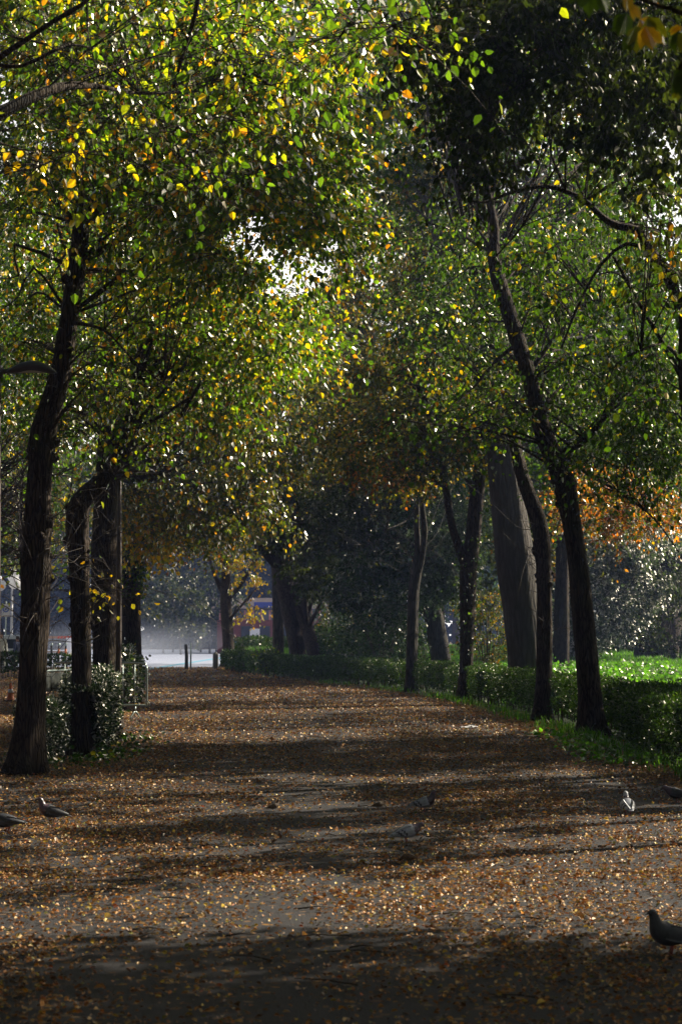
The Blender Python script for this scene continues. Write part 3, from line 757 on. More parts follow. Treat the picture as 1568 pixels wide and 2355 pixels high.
# ================================================================== TREES, right row
GR = 'broadleaf trees standing in the right hedge'
R1 = make_tree('nearest right trunk, slender and leaning left, forking above a burl', 34.2,
    [(1360, 1688, 58), (1354, 1600, 54), (1347, 1500, 52), (1338, 1400, 50), (1326, 1280, 47), (1312, 1190, 46), (1296, 1110, 47), (1272, 1050, 46), (1250, 1000, 43), (1232, 930, 37), (1210, 850, 36), (1188, 780, 34), (1166, 710, 34), (1145, 640, 34), (1134, 580, 30), (1137, 530, 22), (1120, 430, 16), (1100, 300, 12)],
    limbs=[[(1272, 1075, 26, 34.2), (1290, 1052, 21, 34), (1312, 1028, 19, 33.8), (1345, 1010, 16, 33.4), (1385, 965, 12, 33), (1440, 880, 8, 32)],
           [(1300, 1045, 10, 34), (1350, 1090, 8, 33.6), (1420, 1130, 6, 33), (1500, 1190, 4, 32.4), (1560, 1270, 3, 32)],
           [(1190, 790, 12, 34.2), (1140, 830, 8, 34), (1080, 900, 5, 33.5), (1010, 960, 4, 33)],
           [(1215, 860, 12, 34.2), (1290, 760, 9, 34.5), (1380, 700, 6, 35)]],
    leafm='leaf_mid', blobs=[(1230, 900, 190, 110, 36.5, 1.4, 44, 80, 'green'), (1010, 970, 130, 60, 33, 1.5, 12, 40, 'green'), (1420, 1040, 160, 110, 32.5, 2, 32, 55, 'green'), (1180, 640, 220, 160, 37.5, 1.8, 60, 90, 'green'), (1130, 900, 60, 90, 33, .6, 6, 34, 'bright'), (1290, 790, 60, 120, 33, .8, 7, 34, 'green'),
           (1430, 900, 140, 120, 33, 2, 30, 70, 'green'), (1020, 800, 80, 100, 33, 1.5, 11, 45, 'bright')],
    burls=((4.35, .16, .16), (4.0, .10, .2)), twigs_on=((3.9, 12, .5), (4.3, 10, .6)), group=GR, upper=[(1.5, 34, 13, 3.5, 3.5, 2.6, 22, 50, .16)])
R2 = make_tree('second right trunk, slim and kinked left in front of the giant pale trunk', 39.8,
    [(1243, 1652, 38), (1250, 1560, 36), (1252, 1450, 34), (1251, 1350, 33), (1247, 1260, 36), (1238, 1200, 38), (1216, 1140, 33), (1196, 1080, 32), (1182, 1010, 29), (1170, 930, 26), (1150, 840, 22), (1120, 740, 17), (1090, 640, 12)],
    limbs=[[(1160, 880, 12, 39.8), (1110, 850, 9, 39), (1040, 880, 6, 38), (980, 930, 4, 37)]],
    leafm='leaf_mid', blobs=[(1040, 640, 150, 150, 42.5, 2, 44, 80, 'green'), (1090, 860, 110, 90, 43, 2, 20, 60, 'bright'), (1290, 480, 230, 160, 43, 2, 60, 90, 'green')],
    burls=((3.4, .14, .15), (2.9, .12, .15)), twigs_on=((2.9, 10, .7), (3.4, 10, .7), (2.2, 4, .7)), group=GR, size=.095, upper=[(2, 40, 14, 4, 4, 3, 24, 50, .18)])
R3 = make_tree('giant smooth grey trunk leaning left behind the right hedge', 50,
    [(1212, 1570, 84), (1208, 1520, 80), (1199, 1400, 90), (1186, 1300, 92), (1172, 1200, 84), (1160, 1100, 74), (1148, 1000, 62), (1130, 900, 50), (1108, 790, 42), (1088, 700, 38), (1072, 620, 32), (1050, 480, 26), (1030, 300, 20), (1010, 100, 14)],
    limbs=[[(1130, 900, 26, 50), (1200, 780, 20, 50), (1260, 640, 14, 51), (1300, 500, 8, 52)], [(1088, 700, 20, 50), (1020, 600, 15, 50), (980, 480, 10, 50)]],
    leafm='leaf_mid', blobs=[(1200, 330, 330, 250, 54, 3, 130, 120, 'green'), (980, 560, 110, 200, 54, 3, 46, 110, 'olive'), (1330, 700, 220, 220, 55, 3, 90, 120, 'green'), (980, 200, 160, 220, 54, 4, 80, 130, 'olive'), (1200, 20, 420, 110, 54, 4, 110, 130, 'green'), (1180, 850, 90, 120, 55, 2, 26, 110, 'green'), (1480, 950, 120, 160, 56, 3, 50, 110, 'green')],
    bark='bark_smooth', size=.12, branch_r=.03, flare=1.15, lump=.03, name='giant_tree', upper=[(3, 50, 19, 6, 6, 4, 50, 80, .22)])
# buttress ridge down its right side
R4 = make_tree('forked trunk third in the right hedge, splitting in a low V', 52.5,
    [(1068, 1612, 36), (1071, 1560, 33), (1073, 1480, 33), (1075, 1380, 36), (1078, 1300, 40), (1087, 1240, 34), (1093, 1170, 32), (1102, 1090, 30), (1106, 1000, 26), (1100, 900, 20), (1090, 780, 14)],
    limbs=[[(1070, 1300, 26, 52.5), (1056, 1262, 22, 52.5), (1040, 1215, 18, 52.4), (1030, 1160, 17, 52.3), (1024, 1110, 16, 52), (1018, 1040, 10, 52), (1000, 940, 6, 51)],
           [(1094, 1140, 14, 52.5), (1060, 1080, 9, 52), (1010, 1010, 6, 51)]],
    blobs=[(1040, 1010, 120, 60, 52, 3, 22, 90, 'olive'), (900, 1030, 150, 80, 54, 4, 34, 110, 'olive'), (880, 1060, 110, 50, 53, 2, 9, 70, 'rust'), (960, 880, 150, 120, 54, 5, 50, 110, 'olive'), (1100, 760, 150, 120, 54, 4, 40, 100, 'green')],
    leafm='leaf_dull', group=GR, size=.11, branch_r=.025, ivy=(1.2, 4.2, 260), upper=[(2, 54, 15, 4, 4, 3, 26, 60, .2)])
R5 = make_tree('slim paired trunk fourth in the right hedge, splitting into two upright stems', 60.5,
    [(946, 1594, 28), (946, 1540, 26), (948, 1450, 25), (951, 1360, 26), (958, 1310, 24), (961, 1260, 15), (958, 1200, 13), (960, 1120, 12), (965, 1000, 9), (960, 860, 6)],
    limbs=[[(958, 1330, 16, 60.5), (970, 1280, 15, 60.4), (976, 1220, 14, 60.2), (970, 1160, 12, 60), (968, 1080, 10, 60), (985, 960, 7, 60)],
           [(966, 1150, 6, 60), (985, 1130, 5, 60), (1005, 1105, 4, 60)], [(962, 1160, 5, 60), (930, 1200, 4, 59.6), (880, 1220, 3, 59)]],
    blobs=[(920, 1050, 130, 60, 60, 4, 26, 90, 'olive'), (860, 1080, 90, 40, 60, 2, 9, 70, 'rust'), (840, 940, 150, 140, 62, 5, 70, 110, 'olive'), (960, 1090, 60, 30, 60, 2, 8, 50, 'gold')],
    bark='bark_grey', leafm='leaf_dull', group=GR, size=.12, branch_r=.025, twigs_on=((3.6, 6, 2.0), (4.0, 8, 2.4)), upper=[(1, 61, 17, 5, 5, 3, 26, 60, .22)])
R6 = make_tree('stout leaning trunk behind the right hedge under glossy evergreen leaves', 76,
    [(1020, 1560, 48), (1012, 1500, 46), (1000, 1430, 42), (988, 1370, 40), (980, 1300, 36), (975, 1200, 28), (965, 1050, 20)],
    limbs=[[(980, 1290, 20, 76), (1030, 1200, 14, 75), (1060, 1120, 8, 74)]],
    blobs=[(1035, 1230, 60, 90, 72, 2, 50, 200, 'silver', .13), (1010, 1340, 50, 45, 72, 1.5, 26, 200, 'silver', .13), (990, 1150, 110, 90, 75, 3, 50, 160, 'ever', .14), (870, 1330, 110, 130, 76, 4, 70, 150, 'ever', .15), (850, 1180, 130, 110, 78, 4, 70, 150, 'dark', .16)],
    bark='bark_grey', leafm='leaf_ever', size=.13, full=False, name='evergreen_tree', keep=1, droop=.2, T=9)
R7 = make_tree('large dark leaning tree with two trunks behind the far part of the right hedge', 92,
    [(690, 1530, 40), (680, 1470, 38), (668, 1400, 42), (655, 1330, 52), (645, 1260, 50), (636, 1190, 40), (630, 1100, 34), (620, 980, 26), (600, 800, 18)],
    limbs=[[(727, 1525, 34, 91), (712, 1460, 32, 91.4), (692, 1400, 30, 91.8), (672, 1345, 30, 92), (655, 1290, 26, 92)],
           [(648, 1310, 20, 92), (620, 1285, 18, 91), (598, 1255, 16, 90), (580, 1215, 13, 90), (560, 1150, 9, 89)],
           [(650, 1240, 20, 92), (700, 1150, 14, 91), (760, 1080, 9, 90)]],
    blobs=[(700, 1170, 130, 90, 88, 5, 60, 150, 'dark'), (760, 1290, 90, 90, 86, 4, 44, 150, 'dark'), (820, 1050, 160, 110, 88, 6, 66, 150, 'olive'), (820, 1080, 130, 60, 86, 4, 12, 110, 'rust'), (640, 1060, 120, 90, 90, 5, 44, 130, 'olive'), (830, 820, 140, 170, 86, 7, 90, 150, 'olive'), (850, 560, 130, 200, 82, 7, 90, 150, 'olive')],
    leafm='leaf_dull', size=.17, full=False, branch_r=.04, keep=.05, upper=[(-1, 90, 24, 8, 6, 4, 40, 90, .3)])
R7b = make_tree('straight pole like trunk beside the large dark leaning tree', 94,
    [(641, 1530, 27), (640, 1450, 25), (638, 1350, 24), (635, 1250, 20), (634, 1150, 16), (630, 1020, 10)],
    blobs=[(600, 1180, 60, 60, 94, 3, 14, 110, 'olive')], bark='bark_grey', size=.16, full=False)
R8 = make_tree('forked tree with sparse yellow leaves at the far end of the path', 108,
    [(526, 1545, 32), (525, 1480, 27), (521, 1410, 26), (519, 1350, 24), (522, 1290, 18), (524, 1220, 14), (520, 1140, 10)],
    limbs=[[(518, 1370, 15, 108), (504, 1345, 11, 108), (490, 1310, 8, 107), (478, 1270, 5, 107)], [(526, 1375, 14, 108), (548, 1352, 10, 107), (570, 1320, 8, 107), (590, 1285, 6, 106)]],
    blobs=[(560, 1290, 60, 50, 106, 3, 12, 60, 'gold'), (590, 1410, 28, 24, 104, 1, 4, 50, 'gold'), (520, 1230, 100, 50, 107, 4, 26, 90, 'olive'), (560, 1130, 130, 90, 108, 5, 40, 130, 'olive')],
    size=.19, full=False, branch_r=.04)
# right background: big dark trunk and evergreen with silvery leaves
RB = make_tree('broad dark trunk at the far right beyond the meadow', 92,
    [(1500, 1600, 110), (1508, 1500, 104), (1520, 1400, 98), (1534, 1300, 92), (1548, 1200, 80), (1560, 1050, 50), (1575, 850, 40), (1590, 600, 30)],
    limbs=[[(1545, 1230, 26, 92), (1480, 1120, 18, 91), (1420, 1040, 12, 90)]],
    blobs=[(1440, 1170, 150, 50, 61, 2, 26, 90, 'rust', .13), (1420, 1130, 170, 70, 62, 3, 46, 90, 'rust', .13), (1500, 900, 140, 140, 90, 5, 90, 120, 'green', .19)],
    size=.16, full=False, branch_r=.035, upper=[(11, 66, 17, 5, 5, 4, 40, 80, .26)])
RE = make_tree('evergreen with silvery glinting leaves behind the meadow', 90,
    [(1296, 1575, 30), (1300, 1500, 26), (1306, 1400, 24), (1310, 1300, 20), (1320, 1180, 14)],
    limbs=[[(1304, 1420, 14, 90), (1360, 1380, 10, 89), (1440, 1350, 6, 88)]],
    blobs=[(1440, 1360, 85, 70, 87, 3, 44, 220, 'silver', .16), (1400, 1290, 90, 70, 87, 3, 50, 190, 'silver', .16), (1480, 1250, 90, 50, 86, 3, 34, 170, 'silver', .16), (1340, 1400, 60, 110, 90, 3, 50, 190, 'silver', .17), (1420, 1430, 50, 30, 87, 3, 16, 160, 'silver', .16)],
    leafm='leaf_silver', size=.17, full=False, name='evergreen_tree', keep=1, droop=.15, T=9)

# tree out of frame on the right whose limb network reaches in, with dark hanging ivy
RF = make_tree('close tree at the right edge with long dark curving limbs and drooping dark leaves', 25,
    [(1660, 1800, 74), (1650, 1500, 70), (1628, 1200, 60), (1596, 980, 52), (1580, 850, 46), (1585, 700, 44), (1590, 520, 40), (1570, 300, 34), (1540, 120, 28), (1500, -60, 20)],
    limbs=[[(1582, 820, 30, 25), (1560, 700, 27, 25), (1530, 630, 25, 25), (1495, 575, 24, 25), (1465, 530, 22, 25), (1420, 520, 20, 25), (1385, 500, 16, 25), (1345, 462, 13, 25), (1300, 440, 12, 25), (1250, 428, 10, 25), (1180, 440, 8, 24.8), (1110, 466, 6, 24.6), (1060, 455, 5, 24.5)],
           [(1500, 580, 14, 25), (1440, 560, 9, 25), (1380, 610, 8, 25), (1330, 700, 6, 25), (1290, 800, 4, 25)],
           [(1582, 900, 14, 25), (1530, 800, 11, 25), (1470, 700, 9, 25), (1410, 590, 7, 25)],
           [(1582, 860, 14, 25), (1540, 800, 9, 24.6), (1500, 795, 7, 24), (1440, 820, 5, 24)],
           [(1570, 250, 22, 25), (1480, 230, 16, 24.6), (1380, 200, 12, 24.4), (1280, 186, 9, 24.2)],
           [(1250, 428, 6, 25), (1200, 520, 5, 24.6), (1130, 600, 3, 24.4)]],
    blobs=[(1270, 150, 340, 160, 23.5, 1.8, 62, 110, 'dark', .085, .42), (1500, 240, 130, 220, 23, 1.6, 36, 110, 'dark', .09, .45), (1080, 100, 170, 130, 23.5, 1.5, 26, 100, 'dark', .085, .42), (1330, -10, 260, 50, 23.5, 1.5, 34, 120, 'dark', .085, .6), (1100, 330, 100, 90, 23.5, 1.4, 12, 90, 'dark', .085, .5),
           (1380, 560, 200, 180, 27, 2.5, 26, 60, 'green', .08), (1510, 800, 90, 150, 24.5, 1.4, 16, 50, 'green', .085), (1540, 560, 50, 120, 20, 1, 7, 24, 'olive', .09)],
    leafm='leaf_ivy', size=.085, droop=.8, branch_r=.014, name='broadleaf_tree', upper=[(5.5, 25, 11, 3, 3, 2, 20, 50, .14)])
# low near branch top right
RN = make_tree('near branch of large lobed green and yellow leaves at the top right corner', 7.5,
    [(2600, 2500, 200, 7.5), (2560, 1500, 190, 7.5), (2480, 700, 160, 7.4), (2300, 200, 120, 7.3), (2000, -150, 80, 7.3)],
    limbs=[[(2300, 150, 60, 7.4), (1900, -60, 40, 7.3), (1650, 40, 22, 7.2), (1540, 20, 12, 7.2), (1480, 0, 8, 7.2), (1380, -60, 6, 7.2)], [(1900, -60, 30, 7.3), (1700, -120, 20, 7.3), (1450, -120, 12, 7.3), (1380, -40, 7, 7.3)],
           [(1700, 60, 12, 7.2), (1600, 100, 8, 7.1), (1560, 160, 5, 7.1)]],
    blobs=[], size=.09, name='maple_tree', lump=.03)
def near_leaves():
    g = Geo()
    # (px, py, D, dir(x,z), size m, colour)
    gr = (.05, .10, .012); yl = (.45, .30, .02); yg = (.20, .22, .02)
    sp = [(1322, -40, (-.25, -1), .085, gr), (1350, -30, (.1, -1), .11, gr), (1375, -20, (.35, -1), .09, gr), (1440, -10, (.2, -1), .06, yl), (1455, 10, (.3, -.9), .06, yl),
          (1440, 30, (-.35, -1), .10, gr), (1470, 45, (.7, -.5), .09, yl), (1462, 60, (.0, -1), .10, yg), (1450, 80, (-.3, -1), .07, gr), (1482, 60, (.25, -1), .10, yl), (1500, 70, (.45, -1), .06, yl), (1488, 40, (.6, -1), .12, yg),
          (1565, 60, (-.6, -.3), .05, yl), (1560, 70, (-.15, -1), .09, gr), (1575, 70, (.2, -1), .10, yg), (1580, 160, (-.2, -1), .12, gr), (1575, 150, (.1, -1), .14, gr), (1560, 200, (-.3, -1), .05, yg)]
    for (x, y, d, s, c) in sp:
        p = at(x, y, 7.2 + R.uniform(-.15, .15)); n = 3 if s > .08 else 2
        for k in range(n):   # lobes of one palmate leaf
            sp_ = (k - (n - 1) / 2) * .45
            dv = np.array([[d[0] + sp_, R.uniform(-.25, .25), d[1]]])
            add_leaves(g, p[None], dv, np.array([s * (1 if k == (n - 1) // 2 or n == 2 else .85)]), np.array([c]) * R.uniform(.8, 1.2), True, 0, .27, .05, np.array([[R.normal(0, .3), 1.0, R.normal(0, .3)]]))
    e = RN; b = np.array(e.location)
    g.build('leaves', M['leaf'], e, b)
near_leaves()

# ------------------------------------------------------------------ extra canopy trees farther out (both sides), one trunk + crown each
def fill_tree(label, x, y, h, r, pal, n=60, nl=90, size=.2, tr=.22, zlo=.35, bark='bark', leafm='leaf_dull', group=None, name='woodland_tree', keep=.05, droop=.3):
    e = empty(name, (x, y, 0)); tag(e, label, 'tree', group)
    g = Geo(); lean = R.normal(0, .05 * h, 2)
    P = np.array([[0, 0, -.05], [lean[0] * .2, lean[1] * .2, h * .3], [lean[0] * .6, lean[1] * .6, h * .6], [lean[0], lean[1], h * .9]])
    S = spline(np.c_[P, [tr, tr * .8, tr * .5, tr * .15]], .5)
    tube(g, S[:, :3], S[:, 3], 12, 0, lump=.05); g.build('trunk', M[bark], e)
    src = S.copy(); src[:, :3] += [x, y, 0]
    g = Geo()
    for q in range(n):
        v = R.normal(size=3); v /= np.linalg.norm(v); v *= R.uniform(.25, 1) ** .5
        zc = h * (zlo + (1 - zlo) / 2); rz = h * (1 - zlo) / 2
        c = np.array([x + lean[0] * .5 + v[0] * r, y + lean[1] * .5 + v[1] * r, zc + v[2] * rz])
        if not gap_keep(c[None], keep)[0]: continue
        if q % 2 == 0: limb_to(g, src, c, .03, 1)
        spray(g, c, R.uniform(.8, 1.5) * r * .3, int(nl * R.uniform(.5, 1.4)), size, pal, droop, False, 6, keep, twigs=False)
    g.build('crown', [M[leafm], M[bark]], e, (x, y, 0))
    return e
GW = 'dark woodland trees beyond the plaza'
wl = [
 ('hazy dark woodland tree beyond the left of the plaza', -52, 255, 'far'), ('hazy rounded woodland tree behind the lamp globes', -40, 250, 'far'), ('tall hazy woodland tree over the chain posts', -31, 262, 'far'),
 ('broad hazy woodland tree behind the mist', -22, 250, 'far'), ('dense woodland tree in the middle behind the plaza', -13, 258, 'far'), ('dark woodland tree behind the red building', -5, 262, 'far'), ('woodland tree right of the red building', 4, 235, 'far'), ('pale green woodland tree seen between the leaning trunks', 12, 215, 'ever')]
for (lb, x, y, p) in wl:
    fill_tree(lb, x, y, R.uniform(21, 26), 9, p, 110, 110, .62, .4, .04, leafm='leaf_ivy', group=GW, keep=.0)
# slim pale trunks in front of the woods
for k, (px, y, h) in enumerate([(376, 196, 9), (398, 205, 11), (416, 180, 7), (462, 205, 13), (482, 190, 9), (497, 210, 9)]):
    b = at(px, 1530, y); x = b[0]
    e = fill_tree(
                  f"slim pale trunked tree {['leftmost beyond the mist', 'second from left beyond the plaza', 'short one just left of the thin posts', 'tall one just right of the thin posts', 'between the thin posts and the stone bollard', 'just left of the stone bollard', 'farthest back behind the thin posts', 'nearest in the mist'][k]}",
                  x, y, h, 3.0, 'far', 26, 80, .36, .10, .22, 'bark_grey', group='slim pale trees beyond the plaza', name='slim_tree')
# middle distance canopy behind both rows
mt = [
 ('dense green tree behind the left row trunks', -17, 62, 18, 6, 'green', .22), ('broad yellow green tree left of the far row', -13, 88, 20, 7, 'bright', .26), ('tall olive tree behind the left crowns', -20, 110, 24, 8, 'olive', .3),
 ('dark tree standing left of the plaza', -26, 140, 24, 8, 'far', .36), ('olive tree over the far end of the path', -2, 122, 26, 8, 'olive', .32), ('dark olive tree centre far behind the hedge corner', 5, 104, 25, 8, 'olive', .3),
 ('tall dark tree behind the glossy evergreen', 10, 96, 24, 7, 'dark', .28), ('olive brown tree behind the forked trunk', 8, 82, 19, 5.5, 'olive', .2), ('green tree behind the giant trunk', 7.9, 74, 22, 5.5, 'green', .22),
 ('bushy green tree beyond the meadow', 23, 112, 24, 7, 'green', .26), ('dark green tree at the back of the meadow', 14, 118, 24, 8, 'dark', .3), ('green woodland tree far behind the meadow', 30, 124, 25, 8, 'olive', .3),
 ('yellowing tree right of the meadow', 19, 52, 17, 4.5, 'green', .18)]
for (lb, x, y, h, r, p, s) in mt:
    fill_tree(lb, x, y, h, r, p, 130, 120, s, .3, .22 if p != 'dark' else .08, leafm='leaf_ivy' if p in ('dark', 'far') else ('leaf' if p == 'bright' else 'leaf_dull'), group='broadleaf trees filling the park behind both rows')
# unseen trees added at right, between sun and path, to cast shade bands
sh = [(10.5, 14.9, 13, 3.1, 240), (14, 37.5, 15, 3.6, 200), (13.8, 27.3, 14, 1.7, 50), (20, 43, 16, 3.6, 50), (10.5, 32.5, 13, 2, 40), (27, 44, 17, 3.5, 40), (9, 5, 12, 4.2, 150)]
for k, (x, y, h, r, n) in enumerate(sh):
    fill_tree(['unseen tree added near the viewer to shade the foreground', 'tall unseen tree added right of the hedge to shade the path', 'slim unseen tree added to lay a shade band across the path', 'large unseen tree added far right to shade the path', 'small unseen tree added beyond the hedge to shade the path', 'tall unseen tree added at the far right to dapple the path', 'unseen tree added beside the viewer on the right for shade'][k], x, y, h, r, 'green', n, 90, .2, .25, .35, leafm='leaf', name='shade_caster_tree')
# avenue goes on unseen round the viewer; trees added to block sky light
av = [(-7, 6, 16, 5), (-2.5, -3, 18, 5.5), (3, -12, 18, 5.5), (-6.5, 1, 15, 5), (-6, -9, 15, 5.5), (-6, -19, 15, 5.5), (6.5, -5, 15, 5.5), (6, -15, 15, 5.5), (-13, 14, 16, 5.5), (-14, 2, 16, 6), (0, -26, 17, 7), (-13, -12, 17, 6), (13, -9, 16, 6), (-13, 30, 16, 5)]
for k, (x, y, h, r) in enumerate(av):
    fill_tree('unseen avenue tree round the viewer, added to block sky light', x, y, h, r, 'green', 120, 120, .38, .25, (.5 if y > -5 else .28) if abs(x) > 1 else .12, leafm='leaf', name='avenue_tree', group='unseen avenue trees added to block sky light')
proto = None
belt = [(-24, -6), (-27, 6), (-24, 18), (-27, 29), (-25, 41), (-28, 53), (-14, -30), (2, -38), (16, -30), (25, -14), (29, -2), (31, 10), (29, 21), (33, 33), (31, 46), (34, 58)]  # unseen ring of dense trees, added to keep low sky light out
for k, (x, y) in enumerate(belt):
    if proto is None: proto = b_ = fill_tree('unseen dense bushy tree added to block low sky light', x, y, 12.5, 6.5, 'far', 130, 120, .5, .25, .02, name='sky_screen_tree', group='unseen dense trees added to block low sky light')
    else: b_ = copy_tree(proto)
    b_.location = (x, y, 0); b_.rotation_euler.z = k * 1.3
# unseen slim trees added beyond the right hedge to stripe the path with shade
for k, (x, y, h) in enumerate([(6.2, 18.4, 8), (7.6, 21.3, 9), (9.5, 24.4, 9), (7.2, 14.2, 8), (11.5, 29.2, 10), (8.4, 26.6, 9)]):
    fill_tree('unseen slim tree added beyond the right hedge to cast shade stripes', x, y, h, 1.2, 'green', 26, 90, .12, .15, .5, leafm='leaf', name='shade_stripe_tree', group='unseen slim trees added to stripe the path with shade')
# far dark wood closing the view
def far_wood():
    g = Geo(); n = 70000
    x = R.uniform(-110, 90, n); y = R.uniform(275, 300, n)
    ht = 24 + 5 * np.sin(x * .13) + 3 * np.sin(x * .41 + 1) + R.normal(0, 1.2, n)
    z = R.uniform(0, 1, n) ** .9 * ht
    P = np.stack([x, y + 4 * np.sin(x * .5 + z * .4), z], 1); m = gap_keep(P, .1); P = P[m]; n = len(P)
    d = R.normal(0, 1, (n, 3)); d[:, 2] -= .6
    add_leaves(g, P, d, R.uniform(.8, 1.6, n), palette('far', n), False, 0, .4)
    tag(g.build('distant_wood', M['leaf_ivy']), 'dark distant wood closing the view beyond the plaza', 'wood', kind='stuff')
far_wood()
# shrubs in the middle ground right
def shrub(label, px, py, D, w, h, n, size, pal, mat='leaf', name='shrub', group=None):
    b = at(px, py, D); b[2] = 0
    e = empty(name, b); tag(e, label, 'shrub', group)
    g = Geo()
    for q in range(8):
        a = R.uniform(0, 6.28); W = np.array([b + [0, 0, -.03], b + [math.cos(a) * w * .15, math.sin(a) * w * .15, h * .45], b + [math.cos(a) * w * .35, math.sin(a) * w * .35, h * .9]])
        tube(g, W, [.03, .02, .006], 5, 0)
    g.build('stems', M['twig'], e, b)['kind'] = 'stuff'
    g = Geo()
    for q in range(max(6, n // 60)):
        v = R.normal(size=3); v /= np.linalg.norm(v); v *= R.uniform(.2, 1) ** .4
        spray(g, b + np.array([v[0] * w / 2, v[1] * w / 2, h * .55 + v[2] * h * .45]), .35 * min(w, h) * .6, 60, size, pal, .2, False, 6, 1)
    g.build('foliage', [M[mat], M['twig']], e, b)
    return e
shrub('dull olive shrub between the forked trunk and the giant trunk', 1118, 1520, 66, 2.2, 3.4, 2600, .10, 'olive', 'leaf_dull')
shrub('glinting evergreen shrub left of the slim paired trunk', 880, 1490, 74, 3.2, 3.2, 3200, .11, 'ever', 'leaf_ever')
shrub('yellow leaved shrub behind the ragged hedge', 820, 1490, 92, 4, 3.6, 2600, .14, 'olive')
shrub('leafy shrub tip above the hedge beside the leaning trunks', 615, 1530, 84, 1.6, 1.35, 900, .09, 'green')
shrub('pale glinting shrub between the leaning trunks and the evergreen', 745, 1470, 120, 4, 5.5, 2600, .18, 'ever', 'leaf_ever')
shrub('dark shrub at the back right of the meadow', 1420, 1540, 106, 10, 4.5, 6500, .2, 'dark', 'leaf_hedge')
shrub('dark shrub beside the broad trunk at the far right', 1556, 1540, 86, 4, 5.4, 3400, .16, 'dark', 'leaf_hedge')
# ================================================================== BIRDS
M['pig_grey'] = mat_plain('feather_grey', (.36, .39, .46), .6, var=.15, scale=40)
M['pig_dark'] = mat_plain('feather_dark', (.05, .055, .07), .6, var=.3, scale=40)
M['pig_white'] = mat_plain('feather_white', (.55, .57, .62), .6, var=.1, scale=40)
M['pig_neck'] = mat_plain('feather_neck_sheen', (.05, .07, .07), .35, var=.4, scale=60, col2=(.12, .05, .10), spec=.8)
M['bill'] = mat_plain('bill_dark', (.04, .035, .03), .5)
M['bird_leg'] = mat_plain('bird_leg_pink', (.35, .08, .07), .6)
M['bird_leg_b'] = mat_plain('bird_leg_brown', (.12, .07, .05), .6)
M['sparrow'] = mat_plain('sparrow_brown', (.13, .085, .05), .7, var=.45, scale=90)
M['sparrow_belly'] = mat_plain('sparrow_belly', (.30, .26, .22), .7)
M['eye'] = mat_plain('eye_orange', (.25, .06, .01), .2)

